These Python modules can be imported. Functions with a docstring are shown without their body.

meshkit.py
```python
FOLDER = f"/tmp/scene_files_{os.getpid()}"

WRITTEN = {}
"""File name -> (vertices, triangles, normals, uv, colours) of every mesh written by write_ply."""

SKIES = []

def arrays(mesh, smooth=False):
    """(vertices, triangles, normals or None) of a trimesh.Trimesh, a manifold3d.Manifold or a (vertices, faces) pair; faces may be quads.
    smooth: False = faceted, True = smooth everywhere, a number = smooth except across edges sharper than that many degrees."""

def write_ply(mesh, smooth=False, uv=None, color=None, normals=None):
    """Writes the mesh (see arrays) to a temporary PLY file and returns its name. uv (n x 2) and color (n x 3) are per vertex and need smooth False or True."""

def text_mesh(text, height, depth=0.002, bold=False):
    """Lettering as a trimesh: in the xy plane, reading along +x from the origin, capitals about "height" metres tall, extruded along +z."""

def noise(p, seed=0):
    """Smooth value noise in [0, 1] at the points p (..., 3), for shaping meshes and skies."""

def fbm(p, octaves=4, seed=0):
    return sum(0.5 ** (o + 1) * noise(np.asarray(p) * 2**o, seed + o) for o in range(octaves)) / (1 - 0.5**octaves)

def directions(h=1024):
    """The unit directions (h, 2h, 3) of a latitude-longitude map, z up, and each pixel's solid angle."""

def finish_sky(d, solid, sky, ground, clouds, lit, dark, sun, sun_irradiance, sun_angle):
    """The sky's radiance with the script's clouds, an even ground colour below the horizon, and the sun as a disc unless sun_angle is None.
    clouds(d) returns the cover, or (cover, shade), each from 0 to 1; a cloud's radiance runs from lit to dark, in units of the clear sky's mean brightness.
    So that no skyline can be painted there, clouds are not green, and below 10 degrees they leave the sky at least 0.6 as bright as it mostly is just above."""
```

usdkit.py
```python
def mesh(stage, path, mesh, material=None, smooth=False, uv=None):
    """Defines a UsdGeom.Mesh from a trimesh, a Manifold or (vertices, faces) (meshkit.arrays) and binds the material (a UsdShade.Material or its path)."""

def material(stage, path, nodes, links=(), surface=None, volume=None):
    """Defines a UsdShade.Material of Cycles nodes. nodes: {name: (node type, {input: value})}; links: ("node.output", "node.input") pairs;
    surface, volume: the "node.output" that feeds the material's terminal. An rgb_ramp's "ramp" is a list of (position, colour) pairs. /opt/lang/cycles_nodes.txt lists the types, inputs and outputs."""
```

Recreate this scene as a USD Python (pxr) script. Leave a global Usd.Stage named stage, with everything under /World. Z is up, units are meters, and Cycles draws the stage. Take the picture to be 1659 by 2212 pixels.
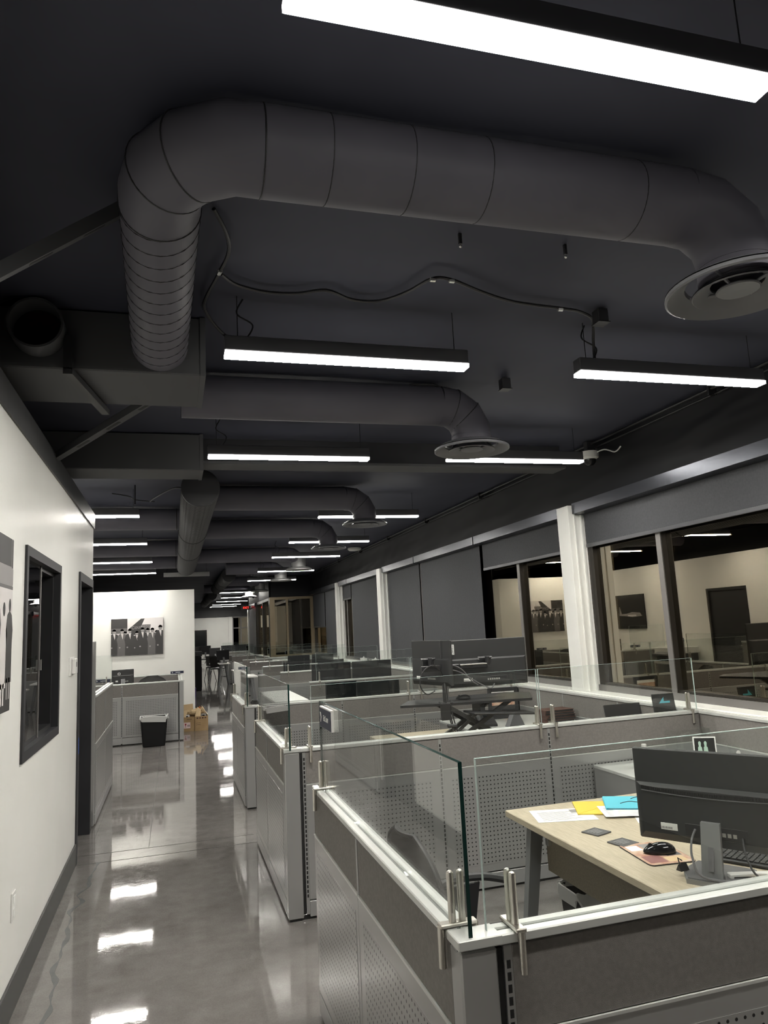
import math, numpy as np, trimesh, sys
sys.path.insert(0, '/opt/lang')
import usdkit, meshkit
from pxr import Usd, UsdGeom, Gf, Sdf
from shapely.geometry import Polygon, Point, box as sbox
from shapely import affinity, union_all

stage = Usd.Stage.CreateInMemory()
UsdGeom.SetStageUpAxis(stage, UsdGeom.Tokens.z)
UsdGeom.SetStageMetersPerUnit(stage, 1.0)
UsdGeom.Xform.Define(stage, '/World')
# ------------------------------------------------------------------ camera, light level
YAW, PITCH, ROLL, FPX, EYE = 0.28751, 0.156612, -0.050812, 1561.05, 1.65
EXPOSURE = 2.95
LAMP = 17.0            # radiance of the lamp diffusers
cam = UsdGeom.Camera.Define(stage, '/World/camera')
_f = np.array([math.sin(YAW)*math.cos(PITCH), math.cos(YAW)*math.cos(PITCH), math.sin(PITCH)])
_r = np.array([math.cos(YAW), -math.sin(YAW), 0]); _u = np.cross(_r, _f)
_r2 = _r*math.cos(ROLL) + _u*math.sin(ROLL); _u2 = np.cross(_r2, _f)
cam.AddTransformOp().Set(Gf.Matrix4d(*_r2, 0, *_u2, 0, *(-_f), 0, 0, 0, EYE, 1))
cam.CreateHorizontalApertureAttr(36.0); cam.CreateVerticalApertureAttr(48.0)
cam.CreateFocalLengthAttr(FPX/1659*36.0); cam.CreateClippingRangeAttr(Gf.Vec2f(0.05, 200))
cam.CreateExposureAttr(EXPOSURE)

# ------------------------------------------------------------------ materials
M = {}
def pbr(name, color, rough=.5, metal=0., **kw):
    n = {"p": ("principled_bsdf", {"base_color": color, "roughness": rough, "metallic": metal, **kw})}
    M[name] = usdkit.material(stage, '/World/Looks/'+name, n, [], surface="p.BSDF")
def mottled(name, c1, c2, scale, rough=.5, metal=0., bump=0., stretch=(1,1,1), detail=4, bscale=None, **kw):
    n = {"tc": ("texture_coordinate", {}), "m": ("mapping", {"scale": stretch}), "n": ("noise_texture", {"scale": scale, "detail": detail}),
         "r": ("rgb_ramp", {"ramp": [(.3, c1), (.7, c2)]}), "p": ("principled_bsdf", {"roughness": rough, "metallic": metal, **kw})}
    l = [("tc.object", "m.vector"), ("m.vector", "n.vector"), ("n.fac", "r.fac"), ("r.color", "p.base_color")]
    if bump:
        n["n2"] = ("noise_texture", {"scale": bscale or scale*4, "detail": 3}); n["b"] = ("bump", {"strength": bump, "distance": .01})
        l += [("m.vector", "n2.vector"), ("n2.fac", "b.height"), ("b.normal", "p.normal")]
    M[name] = usdkit.material(stage, '/World/Looks/'+name, n, l, surface="p.BSDF")
def emit(name, color, s):
    M[name] = usdkit.material(stage, '/World/Looks/'+name, {"e": ("emission", {"color": color, "strength": s})}, [], surface="e.emission")
mottled('white_wall', (.78,.775,.74), (.82,.815,.78), 2.0, .38, bump=.04, bscale=60)
mottled('white_column', (.80,.80,.77), (.84,.84,.81), 3.0, .4)
mottled('black_deck', (.042,.044,.062), (.066,.069,.094), .8, .65, bump=.4, bscale=2.2, stretch=(1,1,3), specular_ior_level=.2)
mottled('black_paint', (.020,.020,.023), (.030,.030,.034), 3, .5)
mottled('black_film', (.005,.0054,.0078), (.0075,.008,.011), 1.5, .55, bump=.3, bscale=2.5, stretch=(1,.5,1), specular_ior_level=.25)
mottled('duct_black', (.100,.097,.118), (.118,.114,.137), 3, .55, specular_ior_level=.3)
mottled('trunk_grey', (.12,.12,.125), (.145,.145,.15), 3, .5, specular_ior_level=.3)
pbr('trunk_rib', (.085,.085,.088), .55, specular_ior_level=.3)
pbr('duct_grey', (.30,.30,.30), .45, .3)
pbr('diffuser_grey', (.15,.152,.165), .45)
pbr('lamp_housing', (.07,.07,.078), .5)
pbr('plenum_black', (.078,.079,.084), .6, specular_ior_level=.3)
mottled('steel_black', (.016,.016,.017), (.022,.022,.024), 8, .45)
pbr('cable_black', (.02,.02,.022), .45)
pbr('bright_metal', (.75,.75,.72), .3, .9)
pbr('rubber', (.02,.02,.02), .7)
mottled('baseboard', (.045,.045,.044), (.055,.055,.053), 5, .45)
# polished concrete
M['concrete'] = usdkit.material(stage, '/World/Looks/concrete', {
    "tc": ("texture_coordinate", {}), "n1": ("noise_texture", {"scale": .9, "detail": 6, "roughness": .6}),
    "n2": ("noise_texture", {"scale": 7, "detail": 5, "roughness": .65}), "n3": ("noise_texture", {"scale": 120, "detail": 2}),
    "r1": ("rgb_ramp", {"ramp": [(.25, (.150,.138,.130)), (.5, (.195,.185,.176)), (.75, (.235,.222,.212))]}),
    "r2": ("rgb_ramp", {"ramp": [(.3, (.82,.80,.79)), (.7, (1.08,1.08,1.08))]}),
    "r3": ("rgb_ramp", {"ramp": [(.35, (.92,.92,.92)), (.65, (1.05,1.05,1.05))]}),
    "m1": ("mix", {"mix_type": "multiply", "fac": 1.0}), "m2": ("mix", {"mix_type": "multiply", "fac": 1.0}),
    "rr": ("map_range", {"from_min": .3, "from_max": .7, "to_min": .025, "to_max": .06}),
    "b": ("bump", {"strength": .022, "distance": .01}),
    "p": ("principled_bsdf", {"ior": 1.5})},
    [("tc.object", "n1.vector"), ("tc.object", "n2.vector"), ("tc.object", "n3.vector"), ("n1.fac", "r1.fac"), ("n2.fac", "r2.fac"), ("n3.fac", "r3.fac"),
     ("r1.color", "m1.color1"), ("r2.color", "m1.color2"), ("m1.color", "m2.color1"), ("r3.color", "m2.color2"), ("m2.color", "p.base_color"),
     ("n2.fac", "rr.value"), ("rr.result", "p.roughness"), ("n2.fac", "b.height"), ("b.normal", "p.normal")], surface="p.BSDF")
pbr('joint_dark', (.05,.047,.045), .5)
mottled('floor_stain', (.085,.09,.09), (.11,.112,.11), 12, .2)
mottled('fabric', (.175,.163,.152), (.212,.199,.186), 90, .85, bump=.25, bscale=700)
pbr('panel_grey', (.44,.44,.435), .32, .6)
pbr('panel_cap', (.62,.63,.61), .35, .3)
pbr('panel_base', (.42,.42,.42), .35, .5)
pbr('slot_black', (.01,.01,.01), .6)
# perforated sheet: one-inch grid of punched holes
M['perforated'] = usdkit.material(stage, '/World/Looks/perforated', {
    "tc": ("texture_coordinate", {}), "s": ("vector_math", {"math_type": "scale", "scale": 1/.0254}), "f": ("vector_math", {"math_type": "fraction"}),
    "a": ("vector_math", {"math_type": "subtract", "vector2": (.5,.5,.5)}), "k": ("vector_math", {"math_type": "multiply", "vector2": (1,0,1)}),
    "l": ("vector_math", {"math_type": "length"}), "g": ("map_range", {"from_min": .15, "from_max": .19, "to_min": 0, "to_max": 1, "clamp": True}),
    "r": ("rgb_ramp", {"ramp": [(0, (.012,.012,.012)), (1, (.44,.44,.435))]}), "mm": ("map_range", {"from_min": 0, "from_max": 1, "to_min": 0, "to_max": .6}),
    "b": ("bump", {"strength": .5, "distance": .003}), "p": ("principled_bsdf", {"roughness": .30})},
    [("tc.object", "s.vector1"), ("s.vector", "f.vector1"), ("f.vector", "a.vector1"), ("a.vector", "k.vector1"), ("k.vector", "l.vector1"), ("l.value", "g.value"),
     ("g.result", "r.fac"), ("r.color", "p.base_color"), ("g.result", "mm.value"), ("mm.result", "p.metallic"), ("g.result", "b.height"), ("b.normal", "p.normal")], surface="p.BSDF")
def glass(name, tint, refl, ior):                    # Schlick reflectance, the same from either side of the thin pane
    f0 = ((ior-1)/(ior+1))**2
    M[name] = usdkit.material(stage, '/World/Looks/'+name, {"f": ("layer_weight", {"blend": .5}), "w": ("math", {"math_type": "power", "value2": 5.0}),
        "k": ("math", {"math_type": "multiply_add", "value2": 1-f0, "value3": f0}), "t": ("transparent_bsdf", {"color": tint}),
        "g": ("glossy_bsdf", {"color": refl, "roughness": 0.0}), "m": ("mix_closure", {})},
        [("f.facing", "w.value1"), ("w.value", "k.value1"), ("k.value", "m.fac"), ("t.BSDF", "m.closure1"), ("g.BSDF", "m.closure2")], surface="m.closure")
glass('screen_glass', (.955,.97,.962), (1,1,1), 1.42)
glass('window_glass', (.55,.5,.42), (1.0,.92,.76), 3.1)
glass('dim_glass', (.45,.42,.36), (1.0,.92,.8), 1.9)
glass('office_glass', (.3,.3,.3), (1.0,1.0,1.0), 1.6)
pbr('glass_edge', (.008,.03,.026), .12)
pbr('glass_edge_light', (.45,.55,.53), .15)
pbr('brushed_nickel', (.62,.59,.54), .28, .95)
mottled('oak_laminate', (.42,.36,.26), (.53,.465,.345), 14, .42, stretch=(9,1,9), detail=5)
mottled('oak_dark', (.20,.165,.115), (.26,.22,.155), 14, .45, stretch=(1,9,9), detail=5)
pbr('desk_white', (.74,.73,.70), .4)
pbr('leg_grey', (.22,.225,.23), .4, .3)
pbr('plastic_black', (.022,.022,.024), .4)
pbr('plastic_gloss', (.012,.012,.013), .08)
pbr('plastic_dark', (.027,.028,.029), .5)
pbr('plastic_grey', (.12,.12,.125), .45)
pbr('plastic_white', (.74,.73,.71), .4)
pbr('screen_black', (.008,.010,.011), .12)
mottled('mesh_fabric', (.035,.034,.033), (.050,.049,.047), 300, .8, bump=.3)
pbr('chrome', (.6,.6,.6), .15, 1.)
pbr('paper', (.82,.82,.80), .7)
pbr('ink', (.10,.10,.11), .7)
pbr('envelope_yellow', (.72,.52,.06), .6)
pbr('folder_blue', (.10,.50,.62), .6)
pbr('slate', (.075,.075,.078), .6)
pbr('slate_print', (.22,.22,.22), .6)
mottled('cardboard', (.36,.235,.115), (.43,.29,.15), 9, .8)
pbr('cardboard_light', (.62,.46,.27), .8)
pbr('red_print', (.30,.02,.03), .6)
pbr('label_pink', (.80,.62,.60), .6)
pbr('navy', (.012,.016,.045), .4)
pbr('purple', (.055,.02,.17), .35)
pbr('bag_clear', (.45,.45,.44), .25)
pbr('bin_black', (.007,.007,.0075), .6, specular_ior_level=.25)
pbr('brown_leather', (.085,.035,.024), .5)
pbr('bronze_frame', (.25,.20,.13), .4, .4)
pbr('frame_dark', (.028,.024,.020), .35, .2)
pbr('frame_grey', (.19,.18,.175), .4, .3)
mottled('blind_cloth', (.043,.045,.051), (.055,.057,.063), 60, .8)
pbr('blind_fascia', (.055,.058,.068), .30, .8)
pbr('hem_bar', (.085,.087,.095), .35, .3)
for nm, g in (('print_black', .010), ('print_dark', .038), ('print_grey', .11), ('print_mid', .26), ('print_light', .62)):
    pbr(nm, (g*1.03, g*.98, g*.97), .5)
mottled('pad_print', (.40,.16,.10), (.62,.50,.38), 22, .7)
mottled('photo_print', (.45,.2,.12), (.7,.6,.5), 40, .5)
pbr('pad_mauve', (.26,.11,.10), .6)
pbr('skin_tone', (.5,.33,.22), .6)
pbr('orange', (.55,.16,.03), .5)
pbr('tape_blue', (.05,.12,.45), .6)
pbr('mint', (.45,.62,.52), .6)
emit('lamp', (1.0, .97, .895), LAMP)
emit('lamp_rim', (1.0, .97, .895), LAMP*.06)
emit('exit_red', (1.0, .03, .02), .35)

# ------------------------------------------------------------------ mesh helpers
cat = trimesh.util.concatenate
def bx(x0, x1, y0, y1, z0, z1, c=0):
    if x0 > x1: x0, x1 = x1, x0
    if y0 > y1: y0, y1 = y1, y0
    if z0 > z1: z0, z1 = z1, z0
    if not c:
        m = trimesh.creation.box(extents=(x1-x0, y1-y0, z1-z0)); m.apply_translation(((x0+x1)/2, (y0+y1)/2, (z0+z1)/2)); return m
    p = []
    for sx in (0, 1):
        for sy in (0, 1):
            for sz in (0, 1):
                q = np.array([(x0, x1)[sx], (y0, y1)[sy], (z0, z1)[sz]]); d = np.array([1-2*sx, 1-2*sy, 1-2*sz])*c
                for k in range(3):
                    e = d.copy(); e[k] = 0; p.append(q+e)
    return hull(p)
def hull(p): return trimesh.convex.convex_hull(np.array(p, float))
def balls(ps, n=1):
    s = trimesh.creation.icosphere(subdivisions=n); return hull(np.vstack([s.vertices*r+np.array(c) for c, r in ps]))
def frame_of(d):
    d = np.array(d, float); d /= np.linalg.norm(d); a = np.array([0, 0, 1.]) if abs(d[2]) < .9 else np.array([1., 0, 0])
    u = np.cross(a, d); u /= np.linalg.norm(u); return u, np.cross(d, u)
def tube(pts, r, n=8, cap=True, closed=False):
    P = [np.array(p, float) for p in pts]; V = []; F = []; k = len(P); rs = r if np.ndim(r) else [r]*k; u = None
    for i, p in enumerate(P):
        d = P[min(i+1, k-1)]-P[max(i-1, 0)]; d /= np.linalg.norm(d)
        if u is None: u, v = frame_of(d)
        else:
            u = u-d*(u@d); u /= np.linalg.norm(u); v = np.cross(d, u)
        for j in range(n):
            a = 2*math.pi*j/n; V.append(p+rs[i]*(math.cos(a)*u+math.sin(a)*v))
    for i in range(k-1):
        for j in range(n):
            a, b = i*n+j, i*n+(j+1) % n; F += [(a, b, b+n), (a, b+n, a+n)]
    if cap:
        V += [P[0], P[-1]]
        for j in range(n): F += [(k*n, (j+1) % n, j), (k*n+1, (k-1)*n+j, (k-1)*n+(j+1) % n)]
    return trimesh.Trimesh(V, F, process=False)
def smooth(pts, m=6):
    P = np.array(pts, float); k = len(P); out = []
    for i in range(k-1):
        p0, p1, p2, p3 = P[max(i-1, 0)], P[i], P[i+1], P[min(i+2, k-1)]
        for t in np.linspace(0, 1, m, endpoint=False):
            out.append(.5*((2*p1)+(-p0+p2)*t+(2*p0-5*p1+4*p2-p3)*t*t+(-p0+3*p1-3*p2+p3)*t**3))
    return out+[P[-1]]
def lathe(prof, n=32, at=(0, 0, 0)):
    V = []; F = []; k = len(prof)
    for r, z in prof:
        for j in range(n):
            a = 2*math.pi*j/n; V.append((at[0]+r*math.cos(a), at[1]+r*math.sin(a), at[2]+z))
    for i in range(k-1):
        for j in range(n):
            a, b = i*n+j, i*n+(j+1) % n; F += [(a, b, b+n), (a, b+n, a+n)]
    return trimesh.Trimesh(V, F, process=False)
def prism(poly, z0, z1):
    gs = getattr(poly, 'geoms', [poly]); out = []
    for g in gs:
        m = trimesh.creation.extrude_polygon(g, z1-z0, engine='earcut'); m.apply_translation((0, 0, z0)); out.append(m)
    return cat(out)
def slab(pts, z0, z1): return prism(Polygon(pts), z0, z1)
def T(m, rot=None, mv=(0, 0, 0)):
    m = m.copy()
    if rot is not None:
        for ax, a in rot: m.apply_transform(trimesh.transformations.rotation_matrix(math.radians(a), {'x': (1,0,0), 'y': (0,1,0), 'z': (0,0,1)}[ax]))
    m.apply_translation(mv); return m

# ------------------------------------------------------------------ scene helpers
_used = {}
def path_for(parent, name):
    k = (parent, name); n = _used.get(k, -1)+1; _used[k] = n
    return f'{parent}/{name}' + (f'_{n:03d}' if n else '')
def keys(prim, label=None, category=None, group=None, kind=None):
    for k, v in (('label', label), ('category', category), ('group', group), ('kind', kind)):
        if v: prim.SetCustomDataByKey(k, v)
def thing(name, label, category, loc=(0, 0, 0), rotz=0, group=None, kind=None):
    x = UsdGeom.Xform.Define(stage, path_for('/World', name)); x.AddTranslateOp().Set(Gf.Vec3d(*map(float, loc))); x.AddRotateZOp().Set(float(rotz))
    keys(x.GetPrim(), label, category, group, kind); return x.GetPrim()
def part(t, name, mesh, mat, sm=35, label=None, kind=None):
    p = usdkit.mesh(stage, path_for(str(t.GetPath()), name), mesh, M[mat], smooth=sm).GetPrim(); keys(p, label, kind=kind); return p
def solo(name, mesh, mat, label, category, group=None, kind=None, sm=35):
    mesh = mesh.copy(); b = mesh.bounds; o = ((b[0][0]+b[1][0])/2, (b[0][1]+b[1][1])/2, b[0][2]); mesh.apply_translation([-q for q in o])
    g = usdkit.mesh(stage, path_for('/World', name), mesh, M[mat], smooth=sm); g.AddTranslateOp().Set(Gf.Vec3d(*map(float, o)))
    keys(g.GetPrim(), label, category, group, kind); return g.GetPrim()
def struct(name, mesh, mat, parent=None, sm=35):
    path = path_for(str(parent.GetPath()) if parent else '/World', name)
    p = usdkit.mesh(stage, path, mesh, M[mat], smooth=sm).GetPrim()
    if not parent: keys(p, kind='structure')
    return p
def dup(src, loc, rotz=0, label=None, group=None):
    d = dict(src.GetCustomData())
    import re
    base = re.sub(r'_\d{3}$', '', src.GetName())
    r = thing(base, label or d['label'], d['category'], loc, rotz, group or d.get('group'))
    r.GetReferences().AddInternalReference(src.GetPath()); r.SetInstanceable(True); return r
def proto_group(prim, group): prim.SetCustomDataByKey('group', group)

# ================================================================== SETTING
XW, XG, XSILL = -.721, 3.82, 3.62          # left wall face, window glass plane, sill front
CEIL, YBACK = 3.2, 15.45
fl = struct('floor', bx(-3.2, 6.2, -7, 37, -.1, 0), 'concrete')
struct('saw_cut_joint', cat([bx(XW, .63, 6.18, 6.184, -.001, .0012), bx(XW, .63, 6.42, 6.424, -.001, .0012), bx(-1.9, 3.6, 20.9, 20.905, -.001, .0012), bx(-.2, -.196, 6.42, 20, -.001, .0010)]), 'joint_dark', fl)
rng = np.random.default_rng(4)
st = [(q[0], q[1]) for q in smooth([(-.575+.035*math.sin(y*2.2)+.014*rng.standard_normal(), y, 0) for y in np.linspace(3.2, 6.2, 22)], 5)]
wd = [.006+.005*math.sin(k*.37)+.004*math.sin(k*1.1)+.002*rng.random() for k, _ in enumerate(st)]
struct('crack_repair', prism(Polygon([(x-w, y) for (x, y), w in zip(st, wd)]+[(x+w, y) for (x, y), w in reversed(list(zip(st, wd)))]).buffer(.002), -.001, .0011), 'floor_stain', fl)
# ceiling deck with folds of black insulation film
def sheet(x0, x1, y0, y1, nx, ny, zf):
    X, Y = np.meshgrid(np.linspace(x0, x1, nx), np.linspace(y0, y1, ny)); Z = zf(X, Y)
    V = np.stack([X, Y, Z], -1).reshape(-1, 3); F = []
    for j in range(ny-1):
        for i in range(nx-1):
            a = j*nx+i; F += [(a, a+nx+1, a+1), (a, a+nx, a+nx+1)]
    return trimesh.Trimesh(V, F, process=False)
def deckz(X, Y): return CEIL+.012*(meshkit.fbm(np.stack([X*1.6, Y*.7, X*0], -1), 3, 5)-.5)
ce = struct('ceiling', sheet(-3.2, 3.68, -7, 37, 60, 220, deckz), 'black_deck', sm=True)
# left wall with an office window and a door
wx0 = XW-.13
W1 = (4.004, 5.187, 1.077, 2.15); D1 = (6.23, 7.10, 0, 2.15)
wl = []
for y0, y1, z0, z1 in ((-7, W1[0], 0, 2.69), (W1[0], W1[1], 0, W1[2]), (W1[0], W1[1], W1[3], 2.69), (W1[1], D1[0], 0, 2.69), (D1[0], D1[1], D1[3], 2.69), (D1[1], 7.229, 0, 2.69)):
    wl.append(bx(wx0, XW, y0, y1, z0, z1))
wl.append(bx(-2.0, wx0, 7.10, 7.229, 0, 2.69))
struct('wall_left', cat(wl), 'white_wall')
struct('trim_1', cat([bx(wx0-.02, XW+.012, -7, 7.24, 2.69, 2.83), bx(-2, wx0, 7.10, 7.24, 2.69, 2.83)]), 'steel_black')
struct('baseboard_left', cat([bx(XW, XW+.012, -7, D1[0]-.045, 0, .155, .003), bx(XW, XW+.012, D1[1]+.045, 7.24, 0, .155, .003)]), 'baseboard')
struct('wall_office', cat([bx(-3.2, -3.1, -7, 16, 0, CEIL), bx(-3.2, wx0, -1, -.9, 0, 2.75), bx(-3.2, wx0, -7, 7.1, 2.75, 2.8)]), 'black_paint')
# left recess and the short white wall facing the camera
RX, DR = -1.96, (10.45, 11.45, 2.04)
struct('wall_recess', cat([bx(RX-.12, RX, 7.229, DR[0], 0, 2.64), bx(RX-.12, RX, DR[0], DR[1], DR[2], 2.64), bx(RX-.12, RX, DR[1], YBACK, 0, 2.64)]), 'white_wall')
struct('wall_back', bx(RX-.12, .408, YBACK, YBACK+.13, 0, 2.60), 'white_wall')
struct('wall_side', bx(.278, .408, YBACK+.13, 20.2, 0, 2.60), 'white_wall')
struct('baseboard_back', bx(RX, .42, YBACK-.012, YBACK, 0, .10), 'baseboard')
# far end
struct('wall_far', cat([bx(-3, 2.53, 36, 36.12, 0, 2.47), bx(2.53, 2.72, 35.9, 36.12, 0, 2.47), bx(2.72, 6, 36, 36.12, 0, .95), bx(-3, 6, 36, 36.1, 2.47, CEIL)]), 'white_wall')
struct('wall_rear', bx(-3.2, 6, -7.1, -7, 0, CEIL), 'black_paint')
struct('trim_2', bx(-3, 6, 35.97, 36, 2.47, CEIL), 'black_paint')

def frame_rect(y0, y1, z0, z1, x0, x1, w):
    return cat([bx(x0, x1, y0, y0+w, z0, z1), bx(x0, x1, y1-w, y1, z0, z1), bx(x0, x1, y0+w, y1-w, z0, z0+w), bx(x0, x1, y0+w, y1-w, z1-w, z1)])
# office window in the left wall
w1 = thing('window_1', 'black framed interior window in the white left wall', 'window', kind='structure')
part(w1, 'window_frame', frame_rect(*W1, wx0-.01, XW+.012, .05), 'black_paint')
part(w1, 'window_casing', frame_rect(W1[0]+.05, W1[1]-.05, W1[2]+.05, W1[3]-.05, wx0+.005, XW-.03, .025), 'steel_black')
part(w1, 'pane', bx(XW-.030, XW-.024, W1[0]+.05, 4.61, W1[2]+.05, W1[3]-.05), 'office_glass')
part(w1, 'sliding_stile', bx(XW-.034, XW-.020, 4.61, 4.628, W1[2]+.05, W1[3]-.05), 'frame_grey')
part(w1, 'latch', bx(XW-.034, XW-.010, 4.612, 4.63, 1.50, 1.56), 'bright_metal')
part(w1, 'blind_panel', bx(wx0-.016, wx0-.010, W1[0]+.05, W1[1]-.05, W1[2]+.05, W1[3]-.05), 'black_paint')
d1 = thing('door_1', 'black framed doorway at the end of the white left wall', 'door', kind='structure')
part(d1, 'door_frame', cat([bx(wx0, XW+.014, D1[0]-.045, D1[0]+.012, 0, 2.20), bx(wx0, XW+.014, D1[1]-.012, D1[1]+.04, 0, 2.20), bx(wx0, XW+.014, D1[0]+.012, D1[1]-.012, 2.13, 2.20)]), 'black_paint')
dl = part(d1, 'door_leaf', bx(wx0+.005, wx0+.05, D1[0]+.015, D1[1]-.015, .008, 2.125), 'black_paint')
for z in (.25, 1.05, 1.9): part(d1, 'hinge', bx(XW-.08, XW-.07, D1[0]+.012, D1[0]+.03, z, z+.1), 'steel_black')
part(d1, 'protective_tape', bx(XW+.014, XW+.016, D1[0]-.035, D1[0]-.012, .80, .92), 'tape_blue', label='strip of blue tape on the door frame')
d2 = thing('door_2', 'black door in the white recess wall', 'door', kind='structure')
part(d2, 'door_frame', cat([bx(RX-.1, RX+.012, DR[0], DR[0]+.05, 0, DR[2]), bx(RX-.1, RX+.012, DR[1]-.05, DR[1], 0, DR[2]), bx(RX-.1, RX+.012, DR[0]+.05, DR[1]-.05, DR[2]-.05, DR[2])]), 'steel_black')
part(d2, 'door_leaf', bx(RX-.06, RX-.015, DR[0]+.052, DR[1]-.052, .008, DR[2]-.052), 'plastic_black')
part(d2, 'door_handle', tube([(RX-.015, 10.56, 1.0), (RX+.05, 10.56, 1.0), (RX+.05, 10.68, 1.0)], .009), 'bright_metal')

d3 = thing('door_3', 'white door in a black frame behind the photo wall, seen mirrored in the window', 'door', kind='structure')
part(d3, 'door_frame', cat([bx(.40, .425, 16.0, 16.06, 0, 2.1), bx(.40, .425, 17.0, 17.06, 0, 2.1), bx(.40, .425, 16.06, 17.0, 2.04, 2.1)]), 'black_paint'); part(d3, 'door_leaf', bx(.40, .415, 16.06, 17.0, .01, 2.04), 'plastic_white')
# ---------------- window wall on the right
SZ = .965
cols = [(3.28, 3.52), (6.05, 6.26), (12.72, 12.95), (16.42, 16.60)]
struct('wall_right', cat([bx(XSILL, XG+.12, -7, 20.3, 0, SZ-.03), bx(XG, XG+.12, -7, 20.3, 2.735, CEIL), bx(2.6, XG, 20.3, 20.42, 0, .93), bx(2.55, 2.67, 20.42, 25.9, 0, .93), bx(2.6, 6, 25.9, 26, 0, .93), bx(3.85, 3.97, 26, 36, 0, CEIL)]), 'white_column')
struct('sill', cat([bx(XSILL-.02, XG+.06, -7, 20.3, SZ-.03, SZ, .004), bx(2.53, XG, 20.27, 20.42, .93, .965, .004), bx(2.53, 2.70, 20.42, 25.9, .93, .965, .004)]), 'white_column')
for k, (a, b) in enumerate(cols): struct(f'trim_{k+4}', cat([bx(XSILL-.005, XG+.1, a, b, SZ, 2.70, .003), bx(XSILL+.05, XSILL+.062, a-.012, a, SZ, 2.66), bx(XSILL+.12, XSILL+.135, a-.012, a, SZ, 2.66)]), 'white_column')
# black film soffit over the windows, sloping up to the deck
def filmz(S, Y):
    return S
def film(y0, y1):
    n, m = 26, int((y1-y0)*9); V = []; F = []
    for j in range(m+1):
        y = y0+(y1-y0)*j/m
        for i in range(n+1):
            s = i/n; x = 3.76-.12*s; z = 2.725+(3.19-2.725)*s
            q = meshkit.fbm(np.array([[y*.9+s*1.3, s*2.2, 3.]]), 4, 9)[0]-.5; r = meshkit.noise(np.array([[y*3+s*3., s*5., 1.]]), 2)[0]-.5
            b = 4*s*(1-s); V.append((x-.05*q*b-.008*r*b+.02, y, z+.015*q*b))
    for j in range(m):
        for i in range(n):
            a = j*(n+1)+i; F += [(a, a+n+2, a+1), (a, a+n+1, a+n+2)]
    return trimesh.Trimesh(V, F, process=False)
struct('wall_right_upper', cat([film(-3, 20.3), bx(2.6, XG, 20.3, 20.36, 2.60, CEIL), bx(2.55, 2.66, 20.36, 25.9, 2.6, CEIL), bx(2.55, 6, 25.9, 26, 2.55, CEIL)]), 'black_film', sm=True)
pp = thing('conduit_pipe', 'long thin black conduit pipe running along the top of the black film above the windows', 'pipe', (3.6, 1, 3.17))
part(pp, 'conduit', cat([tube([(0, 0, 0), (0, 19, 0)], .011), tube([(.03, 0, -.035), (.03, 19, -.035)], .008)]), 'steel_black')
for k in range(9): part(pp, 'clip', bx(-.02, .045, 1+2*k, 1.02+2*k, -.045, .03), 'steel_black')

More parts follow.
